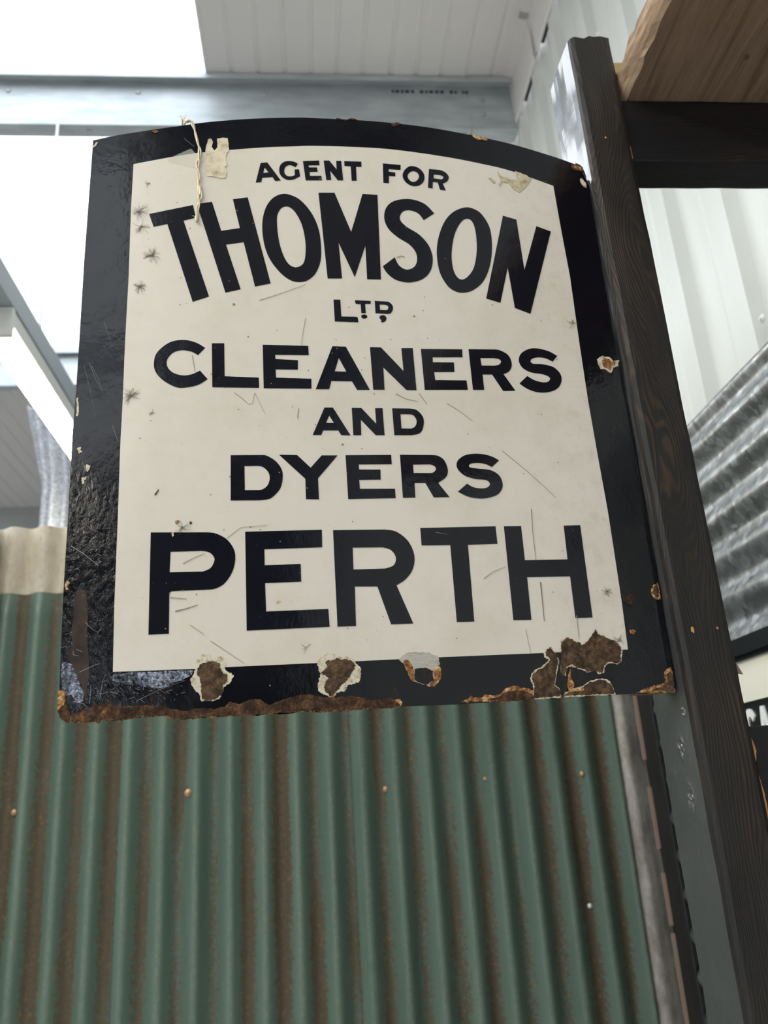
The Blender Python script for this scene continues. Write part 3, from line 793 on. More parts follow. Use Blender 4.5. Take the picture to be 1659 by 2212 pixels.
yz_prism(rect(SY0 + 0.03, SY1 - 0.03, 1.7275, SZ1 - 0.036), [], XSg + 0.001, 0.004, 'ivory_band', 'ivory', ss)
# letters, reading from the far end toward the viewer
LT, LB, LW = 1.716, 1.640, 0.044
def Cglyph(y0):
    out = []; cy = y0 - LW / 2; cz = (LT + LB) / 2; a = LW / 2; b = (LT - LB) / 2; w_ = 0.0125
    for i in range(0, 25):
        t = math.radians(40 + 280 * i / 24); out.append((cy - a * math.cos(t), cz + b * math.sin(t)))
    for i in range(24, -1, -1):
        t = math.radians(40 + 280 * i / 24); out.append((cy - (a - w_) * math.cos(t), cz + (b - w_) * math.sin(t)))
    return out
yz_prism(Cglyph(1.421), [], XSg + 0.001, 0.004, 'letter', 'white_letter', ss)
ya = 1.377
yz_prism([(ya, LB), (ya - 0.018, LT), (ya - 0.029, LT), (ya - 0.047, LB), (ya - 0.035, LB), (ya - 0.031, LB + 0.017), (ya - 0.016, LB + 0.017), (ya - 0.012, LB)],
         [[(ya - 0.0185, LB + 0.028), (ya - 0.0285, LB + 0.028), (ya - 0.0235, LB + 0.056)]], XSg + 0.001, 0.004, 'letter', 'white_letter', ss)
tag(ss, 'ivory and black framed sign lettered CA on the galvanised wall', 'sign')

# ================================================================== LAMPS, TRUNKING, CLOTH
tr = empty('lighting_trunking', (-0.93, 0.0, 3.10))
m_ = MB(); m_.extrude([(-0.968, 3.098), (-0.872, 3.098), (-0.872, 3.178), (-0.880, 3.178), (-0.880, 3.106), (-0.960, 3.106), (-0.960, 3.178), (-0.968, 3.178)], 1, -4.5, 6.0)
recalc(m_.build('channel', 'trunking', tr))
for y_ in (-3.64, -1.56, 0.52, 2.60, 4.68):
    m_ = MB(); m_.box(-0.925, -0.915, y_ - 0.005, y_ + 0.005, 3.10, 4.172); m_.build('drop_rod', 'bolt', tr)
tag(tr, 'grey blue steel trunking running overhead above the fluorescent lamps', 'trunking')
def lamp(y0, y1, label):
    root = empty('fluorescent_lamp', (-0.93, y0, 3.0))
    xc = -0.93
    m_ = MB(); m_.box(xc - 0.045, xc + 0.055, y0, y1, 3.04, 3.095, 0.004); m_.build('housing', 'housing', root)
    m_ = MB(); prof = [(xc - 0.046 + 0.096 * i / 10, 3.04 - 0.04 * math.sin(PI * i / 10) ** 0.6) for i in range(11)]
    m_.extrude(prof, 1, y0 + 0.012, y1 - 0.012); recalc(m_.build('diffuser', 'lamp', root))
    for a_, b_ in ((y0 - 0.012, y0 + 0.012), (y1 - 0.012, y1 + 0.012)):
        m_ = MB(); m_.box(xc - 0.05, xc + 0.058, a_, b_, 2.998, 3.097, 0.004); m_.build('end_cap', 'housing', root)
    return tag(root, label, 'lamp', 'lamps along the trunking')
lamp(2.24, 3.72, 'lit fluorescent batten lamp hanging beside the mottled grey cloth')
lamp(-0.75, 0.73, 'lit fluorescent batten lamp on the trunking above the front of the booth')
lamp(-3.2, -1.72, 'lit fluorescent batten lamp on the trunking near the open shed door')

def cloth():
    root = empty('hanging_cloth', (-0.93, 3.0, 2.2))
    vs = []; fs = []; NX, NZ = 60, 50
    for j in range(NZ + 1):
        t = j / NZ; z = 3.16 - 1.0 * t
        for i in range(NX + 1):
            u = i / NX
            left = -1.085 + 0.075 * min(1, t * 3.0); right = -0.772
            x = left + (right - left) * u
            y = 3.9 + 0.035 * math.sin(u * 17 + 0.8 * math.sin(t * 4)) * (0.4 + 0.6 * t) + 0.02 * math.sin(u * 41 + t * 3)
            k_ = 3.9 / 3.0
            vs.append(Vector((x * k_, y, 1.6 + (z - 1.6) * k_)))
    for j in range(NZ):
        for i in range(NX):
            a_ = j * (NX + 1) + i; fs.append((a_, a_ + 1, a_ + NX + 2, a_ + NX + 1))
    m_ = MB(); m_.add(vs, fs); root.location = (-1.2, 3.9, 2.3)
    o = m_.build('drape', 'cloth', root, True)
    sm = o.modifiers.new('thickness', 'SOLIDIFY'); sm.thickness = 0.003
    m_ = MB(); m_.tube([(-1.38, 3.9, 3.645), (-1.0, 3.9, 3.645)], 0.012, 10)
    m_.build('rail', 'bolt', root)
    for x in (-1.3, -1.06):
        m_ = MB(); m_.box(x - 0.004, x + 0.004, 3.896, 3.904, 3.65, 4.41); m_.build('hanger', 'bolt', root)
    return tag(root, 'mottled grey cloth hanging in folds above the corrugated wall', 'cloth')
cloth()

# ================================================================== THE ENAMEL SIGN
SBL = Vector((-0.21089967768607346, 0.7225760321744116, 1.6817095015919816))
ex = Vector((0.9970470863758762, 0.07679240102013243, 0.00018626577518172927)).normalized()
ez = Vector((-0.004887719388099315, -0.02198809509777322, 1.0903745251493016)); ez = (ez - ex * ez.dot(ex)).normalized()
ey = ez.cross(ex)
sign = empty('enamel_sign')
sign.matrix_world = Matrix.Translation(SBL) @ Matrix((ex, ey, ez)).transposed().to_4x4()
tag(sign, 'arched black bordered enamel sign lettered on cream, its foot rusted, fixed to the post', 'sign')
def S(px, py):
    """a point of the photograph measured on the plane of the sign: (along, up) in metres"""
    d = ray(px, py); t = (SBL - CAM).dot(ey) / d.dot(ey)
    q = CAM + d * t - SBL
    return (q.dot(ex), q.dot(ez))
def crop(ox, oy, s, pts):
    return [(ox + p[0] / s, oy + p[1] / s) + tuple(p[2:]) for p in pts]
def smooth_path(pts, closed=True, sub=6):
    """points flagged with a third value are passed through by a smooth curve, others are corners"""
    n = len(pts); out = []
    for i in range(n if closed else n - 1):
        p1 = pts[i]; p2 = pts[(i + 1) % n]
        out.append((p1[0], p1[1]))
        s1, s2 = len(p1) > 2, len(p2) > 2
        if not (s1 or s2): continue
        p0 = pts[(i - 1) % n] if s1 else p1
        p3 = pts[(i + 2) % n] if s2 else p2
        for k in range(1, sub):
            t = k / sub
            q = []
            for c in (0, 1):
                q.append(0.5 * (2 * p1[c] + (p2[c] - p0[c]) * t + (2 * p0[c] - 5 * p1[c] + 4 * p2[c] - p3[c]) * t * t + (3 * p1[c] - p0[c] - 3 * p2[c] + p3[c]) * t ** 3))
            out.append(tuple(q))
    if not closed: out.append(pts[-1][:2])
    return out
def roughen(poly, amp, levels=2, seed=1):
    rnd = random.Random(seed)
    for l in range(levels):
        out = []
        for i, p in enumerate(poly):
            q = poly[(i + 1) % len(poly)]
            L = math.hypot(q[0] - p[0], q[1] - p[1])
            out += [p, ((p[0] + q[0]) / 2 + rnd.uniform(-1, 1) * amp * L, (p[1] + q[1]) / 2 + rnd.uniform(-1, 1) * amp * L)]
        poly = out
    return poly
def jag(poly, amp, seed=1.0, step=1.3):
    out = []; n = len(poly)
    for i in range(n):
        p, q = poly[i], poly[(i + 1) % n]; L = math.hypot(q[0] - p[0], q[1] - p[1])
        k_ = max(1, int(L / step)); nx, ny = (q[1] - p[1]) / (L or 1), -(q[0] - p[0]) / (L or 1)
        for j in range(k_):
            x = p[0] + (q[0] - p[0]) * j / k_; y = p[1] + (q[1] - p[1]) * j / k_
            d = amp * (noise.noise((x * 0.09, y * 0.09, seed)) * 1.2 + noise.noise((x * 0.28, y * 0.28, seed + 5)) + 0.6 * noise.noise((x * 0.7, y * 0.7, seed + 9)))
            out.append((x + nx * d, y + ny * d))
    return out
def sheet(name, px_loops, y_front, y_back, mat, parent=None, label=None):
    loops = [[Vector((S(*p)[0], S(*p)[1], 0)) for p in L] for L in px_loops]
    flat = [p for L in loops for p in L]; n = len(flat)
    tris = tessellate_polygon(loops)
    vs = [(p.x, y_front, p.y) for p in flat] + [(p.x, y_back, p.y) for p in flat]
    fs = [tuple(t) for t in tris] + [tuple(i + n for i in t[::-1]) for t in tris]
    s_ = 0
    for L in loops:
        k_ = len(L)
        for i in range(k_): fs.append((s_ + i, s_ + (i + 1) % k_, n + s_ + (i + 1) % k_, n + s_ + i))
        s_ += k_
    o = recalc(mesh_obj(name, vs, fs, mat, parent or sign))
    if label: o['label'] = label
    return o
top_arc = [(201, 303), (255, 292, 1), (331, 280, 1), (395, 271, 1), (451, 263.5, 1), (542, 256.5, 1), (632, 254, 1), (680, 255, 1), (796, 261, 1), (911, 273, 1), (1008, 290, 1), (1104, 311, 1), (1201, 340, 1), (1249, 358, 1), (1261, 367)]
right = [(1266, 380), (1297, 560), (1321.7, 704), (1341, 826), (1365, 940), (1392, 1092), (1422, 1263), (1445, 1396), (1457, 1495)]
c5 = lambda pts: crop(100, 1350, 2.37, pts)
c6 = lambda pts: crop(780, 1300, 2.304, pts)
bottom = c6([(1270, 462), (1000, 475), (700, 497), (420, 513), (200, 520), (0, 532)]) + \
    roughen(c5([(1440, 440), (1300, 440), (1150, 452), (1000, 460), (800, 472), (700, 478), (640, 475), (600, 460), (480, 470), (380, 485), (275, 483), (270, 497), (200, 497), (100, 495), (75, 480), (62, 450)]), 0.07, 2, 5)[:-3]
left = [(127, 1500), (128, 1491), (132, 1386), (138, 1259), (147.6, 1103), (156, 945), (165, 835), (182, 560)]
outline = smooth_path(top_arc, False) + right + bottom + left
sheet('panel', [outline], 0.0, 0.0035, 'enamel', label='black enamelled steel panel with arched top')
field_top = [(288.5, 355), (361, 341.5, 1), (427, 331, 1), (496, 324.5, 1), (572, 319, 1), (632, 317, 1), (680, 315.6, 1), (796, 319.5, 1), (869, 326, 1), (965.5, 340, 1), (1042.6, 355, 1), (1104, 370, 1), (1195, 402)]
field = smooth_path(field_top, False) + [(1211, 492), (1231, 598), (1251, 740), (1270.5, 869), (1294, 1002), (1312, 1100), (1326, 1190), (1342.5, 1299), (1356, 1403),
        (944.7, 1420), (800, 1427), (492, 1441), (420.7, 1445), (244, 1451.5), (247, 1310), (255, 1110), (260, 959), (265, 869), (270.5, 735), (278, 598), (283, 452)]
sheet('field', [field], -0.0004, 0.0004, 'cream', label='cream enamel ground inside the black border')

LET = {}
def word(ox, oy, s, **letters):
    for k_, loops in letters.items():
        px = [smooth_path(crop(ox, oy, s, L)) for L in loops]
        ch = k_.split('_')[0]
        nm = {'dot': 'full_stop', 'comma': 'comma'}.get(ch, 'letter')
        sheet(nm, px, -0.0008, 0.0002, 'letter', label=('black enamel letter ' + ch) if nm == 'letter' else 'small black mark')
o1 = 1
word(540, 335, 6.636,
  A=[[(152,120),(248,112),(440,368),(360,376),(322,320),(175,330),(162,392),(82,398)], [(208,183),(268,255),(190,263)]],
  G=[[(685,135),(650,178),(600,155,1),(555,150,1),(510,175,1),(490,225,1),(500,275,1),(540,308,1),(590,312,1),(630,300,1),(642,290),(638,212),(702,210),(718,310),(690,322),(640,348,1),(590,360,1),(530,358,1),(460,320,1),(425,265,1),(418,210,1),(435,150,1),(480,108,1),(540,93,1),(610,97,1),(660,115,1)]],
  E=[[(758,93),(990,85),(996,150),(838,152),(843,184),(958,184),(968,243),(853,247),(860,304),(1022,304),(1030,367),(798,367)]],
  N=[[(1055,85),(1135,85),(1240,212),(1235,90),(1305,90),(1335,367),(1258,367),(1148,228),(1163,362),(1093,362)]],
  T=[[(1350,93),(1595,100),(1597,175),(1518,172),(1528,372),(1458,372),(1443,165),(1352,160)]])
word(800, 335, 8.295,
  F=[[(222,157),(540,185),(538,272),(325,258),(327,305),(443,320),(445,387),(330,380),(330,512),(232,500)]],
  O=[[(p[0],p[1],1) for p in ((740,205),(680,218),(615,272),(578,350),(590,430),(650,508),(730,552),(800,563),(880,545),(945,490),(968,415),(950,330),(890,260),(820,220))],
     [(p[0],p[1],1) for p in ((765,293),(700,320),(665,380),(685,440),(730,480),(775,490),(830,465),(868,410),(865,360),(830,315))]],
  R=[[(1048,257),(1200,270),(1270,283,1),(1350,325,1),(1402,400,1),(1375,475,1),(1295,518),(1350,640),(1245,625),(1205,495),(1118,490),(1113,603),(1030,590)], [(1133,355),(1220,360),(1280,375,1),(1308,410,1),(1280,440,1),(1255,442),(1132,425)]])
word(300, 400, 4.1475,
  T=[[(92,262),(485,182),(510,295),(400,320),(628,1000),(482,1047),(255,350),(132,375)]],
  H=[[(520,172),(655,153),(738,413),(905,388),(842,130),(975,113),(1180,883),(1040,910),(938,513),(780,535),(912,935),(775,965)]],
  O=[[(p[0],p[1],1) for p in ((1290,82),(1200,120),(1135,210),(1105,350),(1120,520),(1170,660),(1260,780),(1350,850),(1430,870),(1510,855),(1580,795),(1625,690),(1632,560),(1610,400),(1550,260),(1460,150),(1380,100))],
     [(p[0],p[1],1) for p in ((1320,193),(1270,215),(1237,290),(1245,440),(1275,580),(1325,690),(1380,735),(1430,735),(1475,700),(1492,620),(1490,500),(1460,360),(1410,260),(1365,210))]])
word(680, 400, 3.1904,
  M=[[(25,55),(135,55),(250,325),(328,63),(431,70),(455,652),(360,650),(348,420),(275,636),(163,398),(187,645),(88,645)]],
  S=[[(822,197),(750,243),(710,195,1),(650,175,1),(605,185,1),(585,220,1),(595,255,1),(640,295,1),(720,345,1),(785,420,1),(812,510,1),(795,595,1),(740,650,1),(650,672,1),(560,655,1),(500,610,1),(468,562),(550,500),(575,550,1),(610,578,1),(645,584,1),(685,565,1),(704,520,1),(695,465,1),(650,410,1),(570,360,1),(505,300,1),(478,230,1),(488,165,1),(530,120,1),(600,100,1),(680,103,1),(760,135,1)]],
  O=[[(p[0],p[1],1) for p in ((1030,157),(950,190),(890,260),(850,370),(840,480),(860,600),(910,690),(960,730),(1020,743),(1090,725),(1160,665),(1205,560),(1220,430),(1205,300),(1150,205),(1090,165))],
     [(p[0],p[1],1) for p in ((1045,233),(1000,265),(960,350),(942,470),(950,570),(975,630),(1010,653),(1050,635),(1095,570),(1115,450),(1108,330),(1085,255))]],
  N=[[(1295,213),(1388,240),(1443,588),(1525,285),(1625,322),(1485,888),(1378,848),(1328,570),(1278,812),(1180,783)]])
word(710, 640, 11.06,
  L=[[(113,88),(275,90),(300,490),(640,498),(690,515),(708,628),(145,608)]],
  T=[[(622,103),(1000,120),(1000,188),(868,190),(882,410),(778,407),(762,195),(660,192),(635,165)]],
  dot=[[(p[0],p[1],1) for p in ((830,443),(778,470),(790,520),(830,540),(900,525),(920,495),(895,455))]],
  D=[[(1097,120),(1350,133),(1430,145,1),(1510,210,1),(1533,290,1),(1510,370,1),(1470,415,1),(1410,428),(1117,410)], [(1213,203),(1350,210),(1400,230,1),(1425,275,1),(1405,325,1),(1370,342),(1225,338)]],
  comma=[[(1280,460,1),(1215,490,1),(1220,535,1),(1258,580),(1248,628),(1320,620,1),(1370,570,1),(1372,510,1),(1330,468,1)]])
word(320, 720, 3.318,
  C=[[(408,106),(357,158),(310,133,1),(240,123,1),(175,143,1),(135,195,1),(140,245,1),(180,285,1),(245,304,1),(310,297,1),(372,270),(426,330),(360,370,1),(270,390,1),(200,387,1),(110,340,1),(55,280,1),(42,215,1),(65,140,1),(150,70,1),(250,50,1),(340,68,1)]],
  L=[[(457,74),(545,74),(548,310),(792,320),(795,393),(460,388)]],
  E=[[(821,84),(1147,93),(1150,158),(910,156),(913,187),(1073,195),(1072,262),(913,260),(916,320),(1169,328),(1170,398),(828,395)]],
  A=[[(1320,95),(1416,98),(1588,407),(1497,407),(1460,346),(1313,343),(1297,402),(1201,402)], [(1366,178),(1420,277),(1336,275)]])
word(780, 730, 3.6867,
  N=[[(70,76),(157,78),(337,266),(320,84),(410,84),(440,418),(360,416),(176,237),(186,414),(96,414)]],
  E=[[(475,90),(803,93),(806,156),(568,156),(570,196),(738,198),(742,273),(580,274),(590,338),(838,341),(848,415),(506,415)]],
  R=[[(854,92),(1040,94),(1100,100,1),(1170,140,1),(1198,210,1),(1180,265,1),(1132,290),(1227,422),(1130,424),(1042,293),(965,293),(979,415),(890,415)], [(948,162),(1060,162),(1100,172,1),(1113,193,1),(1095,216,1),(1060,223),(958,222)]],
  S=[[(1560,146),(1523,190),(1470,165,1),(1410,156,1),(1360,168,1),(1348,190,1),(1370,208,1),(1440,212,1),(1530,235,1),(1585,290,1),(1593,350,1),(1560,405,1),(1490,433,1),(1400,433,1),(1320,405,1),(1260,365),(1322,305),(1370,335,1),(1430,354,1),(1480,354,1),(1503,330,1),(1490,308,1),(1440,290,1),(1350,275,1),(1285,240,1),(1255,185,1),(1270,130,1),(1330,92,1),(1400,86,1),(1490,108,1)]])
word(660, 870, 6.1444,
  A=[[(250,68),(362,68),(595,435),(473,433),(435,370),(233,370),(208,430),(95,430)], [(313,172),(377,272),(270,272)]],
  N=[[(612,72),(740,74),(937,283),(922,76),(1020,76),(1047,433),(930,433),(732,228),(738,433),(634,433)]],
  D=[[(1148,78),(1380,80),(1470,100,1),(1550,180,1),(1568,270,1),(1545,370,1),(1500,412,1),(1410,433),(1177,433)], [(1257,155),(1370,155),(1430,170,1),(1472,240,1),(1455,315,1),(1400,348),(1272,345)]])
word(480, 970, 5.184,
  D=[[(95,72),(430,70),(500,78,1),(600,140,1),(665,230,1),(677,320,1),(655,430,1),(600,505,1),(530,558,1),(430,575),(95,578)], [(248,193),(390,190),(455,203,1),(515,260,1),(532,330,1),(510,405,1),(460,450,1),(410,462),(253,463)]],
  Y=[[(637,67),(838,70),(990,212),(1113,74),(1290,74),(1072,330),(1083,565),(938,563),(930,335)]],
  E=[[(1380,72),(1890,68),(1897,172),(1528,175),(1532,233),(1770,233),(1773,345),(1533,348),(1540,448),(1933,448),(1941,552),(1410,562)]])
word(780, 970, 5.184,
  R=[[(434,67),(790,70),(860,80,1),(930,130,1),(970,240,1),(945,320,1),(860,380),(988,540),(812,543),(718,382),(597,382),(606,545),(467,547)], [(580,177),(770,174),(815,190,1),(838,222,1),(815,260,1),(780,272),(586,271)]],
  S=[[(1542,130),(1462,203),(1390,170,1),(1310,158,1),(1230,165,1),(1205,190,1),(1225,210,1),(1310,222,1),(1450,240,1),(1545,300,1),(1583,390,1),(1570,460,1),(1520,515,1),(1420,548,1),(1320,555,1),(1200,535,1),(1083,480),(1185,390),(1250,428,1),(1330,443,1),(1400,437,1),(1438,405,1),(1430,370,1),(1390,348,1),(1270,335,1),(1160,300,1),(1090,240,1),(1067,180,1),(1090,120,1),(1170,70,1),(1290,55,1),(1400,68,1),(1480,95,1)]])
word(300, 1120, 3.95,
  P=[[(102,121),(560,120),(650,128,1),(750,180,1),(810,265,1),(822,350,1),(795,460,1),(730,555,1),(650,600,1),(580,608),(280,622),(260,635),(256,985),(82,992)], [(270,285),(540,278),(600,290,1),(640,330,1),(642,370,1),(610,425,1),(545,455),(262,460)]],
  E=[[(907,115),(1560,98),(1563,247),(1070,264),(1073,400),(1380,390),(1385,540),(1076,553),(1085,795),(1615,773),(1627,925),(920,958)]])
word(700, 1120, 2.765,
  R=[[(53,71),(360,67),(430,80,1),(500,135,1),(538,220,1),(530,300,1),(490,360,1),(432,400),(532,628),(400,633),(318,407),(183,407),(190,643),(80,647)], [(170,175),(350,173),(400,190,1),(428,235,1),(415,280,1),(365,300),(175,306)]],
  T=[[(574,58),(1023,48),(1034,152),(858,158),(896,616),(792,619),(753,160),(582,162)]],
  H=[[(1073,48),(1175,46),(1198,250),(1453,245),(1430,44),(1528,41),(1602,592),(1500,595),(1468,346),(1211,351),(1237,606),(1130,608)]])

# ---- chips, rust and wear on the sign
def grow(poly, d):
    cx = sum(p[0] for p in poly) / len(poly); cy = sum(p[1] for p in poly) / len(poly)
    n = len(poly); out = []
    area = sum(poly[i][0] * poly[(i + 1) % n][1] - poly[(i + 1) % n][0] * poly[i][1] for i in range(n))
    sg = 1 if area > 0 else -1
    for i in range(n):
        a_, b_ = poly[i - 1], poly[(i + 1) % n]
        tx, ty = b_[0] - a_[0], b_[1] - a_[1]; L = math.hypot(tx, ty) or 1
        out.append((poly[i][0] + sg * ty / L * d, poly[i][1] - sg * tx / L * d))
    return out
c7 = lambda pts: crop(1140, 1330, 4.879, pts)
c8 = lambda pts: crop(110, 1080, 4.253, pts)
def flag(pts): return [(p[0], p[1], 1) for p in pts]
def chip(fringe, core, seed, m_f='chip_white', m_c='rust', lab='rusty chip ringed with flaked white enamel'):
    o = sheet('chip', [jag(smooth_path(flag(fringe), sub=3), 2.2, seed)], -0.0007, 0.0005, m_f, label=lab)
    if core: 
        c_ = sheet('rust_core', [jag(smooth_path(flag(core), sub=3), 2.6, seed + 1)], -0.0010, 0.0005, m_c)
        c_.parent = o
    return o
chip(c5([(765,225),(770,185),(800,155),(830,150),(850,170),(900,165),(920,195),(915,230),(940,245),(957,265),(935,300),(905,330),(895,365),(850,390),(790,385),(785,360),(750,320),(738,280),(755,250)]),
     c5([(780,215),(800,195),(850,185),(885,200),(895,235),(925,260),(920,290),(905,310),(895,360),(845,385),(800,380),(795,340),(790,290),(775,250)]), 11, m_c='steel_patch')
chip(c5([(1385,195),(1425,155),(1470,150),(1500,165),(1560,165),(1585,195),(1610,225),(1605,280),(1580,300),(1545,310),(1530,340),(1500,340),(1465,370),(1420,355),(1390,330),(1395,280),(1405,250)]),
     c5([(1430,190),(1490,175),(1560,185),(1575,215),(1560,250),(1520,300),(1490,330),(1465,365),(1430,345),(1425,300),(1440,270),(1410,245),(1440,215)]), 21, m_c='steel_patch')
o3 = chip(c6([(185,285),(205,270),(240,252),(300,250),(350,260),(388,280),(390,320),(398,370),(375,410),(350,425),(330,415),(300,410),(270,400),(245,385),(235,355),(215,320),(208,305)]), None, 31, 'scale_grey', lab='burst chip with grey scale and orange crust')
for i, pts in enumerate((c6([(210,300),(232,290),(258,330),(264,395),(246,386),(232,350)]), c6([(385,310),(398,370),(376,410),(350,425),(342,408),(362,385),(360,345),(370,335)]))):
    q = sheet('rust_core', [roughen(smooth_path(flag(pts), sub=3), 0.12, 2, 41 + i)], -0.0011, 0.0003, 'chip_orange'); q.parent = o3
q = sheet('burnt_hole', [roughen(c6([(265,335),(320,328),(358,345),(360,392),(330,412),(290,402),(268,390)]), 0.10, 3, 45)], -0.0013, 0.0003, 'hole'); q.parent = o3
# big bare patch low on the white ground and the chain of rust along the foot
big = c7([(345,390),(350,290),(375,255),(410,230),(440,250),(480,265),(540,290),(575,315),(620,275),(660,235),(690,190),(712,145),(740,190),(780,205),(830,235),(890,260),(945,290),(975,330),(980,380),(970,450),(975,480),(940,500),(870,490),(825,500),(800,540),(790,590),(755,605),(700,580),(640,590),(580,565),(520,540),(450,520),(410,540),(400,580),(385,630),(350,625),(345,500)])
b_o = sheet('chip', [jag(grow(big, 2.0), 2.4, 51)], -0.0007, 0.0005, 'chip_white', label='large bare brown patch edged with flaking enamel')
q = sheet('rust_core', [jag(big, 2.4, 52)], -0.0010, 0.0005, 'steel_patch'); q.parent = b_o
frag = c7([(195,345),(235,328),(285,385),(320,430),(325,470),(310,540),(300,640),(290,690),(285,730),(330,770),(350,840),(365,862),(390,820),(430,800),(480,770),(580,745),(640,700),(750,668),(820,672),(890,740),(918,828)]) + c6([(1000,473),(900,481),(845,486)]) + c7([(60,800),(55,720),(30,660),(45,620),(90,570),(150,545),(210,490),(225,460),(180,430),(175,390)])
f_o = sheet('chip', [jag(grow(frag, 1.0), 1.6, 61)], -0.0007, 0.0005, 'chip_white', label='long brown flaked area reaching the foot of the sign')
q = sheet('rust_core', [jag(grow(frag, -1.6), 1.8, 62)], -0.0010, 0.0005, 'steel_patch'); q.parent = f_o
crack = sheet('split', [roughen(c7([(285,390),(345,390),(345,500),(350,625),(400,640),(440,560),(445,600),(430,740),(390,800),(365,855),(345,830),(330,765),(285,725),(300,640),(320,540),(330,470)]), 0.06, 2, 63)], -0.0013, 0.0003, 'hole', label='dark split through the rusted foot')
q = sheet('rust_core', [roughen(c7([(415,700),(430,600),(450,560),(480,700),(485,745),(455,780),(430,790)]), 0.12, 2, 64)], -0.0014, 0.0003, 'chip_orange'); q.parent = f_o
q = sheet('rust_core', [roughen(c7([(430,800),(480,765),(560,760),(590,775),(570,805),(500,800),(440,815)]), 0.12, 2, 65)], -0.0014, 0.0003, 'chip_orange'); q.parent = f_o
# rusted rim along the foot (left two thirds)
rim_top = c5([(62,330),(100,345),(95,400),(120,445),(125,470),(180,450),(215,425),(290,405),(400,420),(520,415),(590,420),(640,435),(720,445),(780,430),(870,435),(920,420),(940,395),(990,410),(1050,385),(1090,385),(1140,415),(1180,400),(1280,365),(1350,360),(1420,375),(1500,375),(1570,370),(1640,380)]) + c6([(20,490),(50,494),(100,490),(140,483),(190,490),(205,500)])
rim_bot = c6([(200,521), (0,533)]) + c5([(1440,441),(1300,441),(1150,453),(1000,461),(800,473),(700,479),(640,476),(600,461),(480,471),(380,486),(275,484),(270,498),(200,498),(100,496),(75,481),(60,440)])
rim_o = sheet('rusted_rim', [jag(grow(rim_top + rim_bot, 0.6), 1.7, 71)], -0.0008, 0.0042, 'chip_orange', label='eaten rusty rim along the foot of the sign')
q = sheet('rust_core', [jag(grow(rim_top, -1.6)[2:-2] + rim_bot, 1.9, 72)], -0.0016, 0.0046, 'rust'); q.parent = rim_o
rim2 = c6([(500,497),(525,488),(550,468),(560,482),(605,470),(615,460),(650,466),(690,460),(720,430),(760,420),(830,430),(855,445),(862,486),(700,497)])
r2 = sheet('rusted_rim', [jag(rim2, 1.8, 73)], -0.0008, 0.0042, 'chip_orange')
q = sheet('rust_core', [roughen(c6([(620,485),(690,470),(730,445),(770,440),(825,450),(850,462),(855,486),(700,496)]), 0.08, 2, 74)], -0.0012, 0.0042, 'rust'); q.parent = r2
rim3 = c6([(1368,455),(1400,436),(1440,422),(1490,412),(1512,400),(1505,345),(1540,325),(1548,350),(1560,450),(1480,454)])
r3 = sheet('rusted_rim', [jag(rim3, 1.8, 75)], -0.0008, 0.0042, 'chip_orange')
q = sheet('rust_core', [roughen(c6([(1400,452),(1450,438),(1500,425),(1525,400),(1520,360),(1538,345),(1556,448)]), 0.08, 2, 76)], -0.0011, 0.0042, 'steel_patch'); q.parent = r3
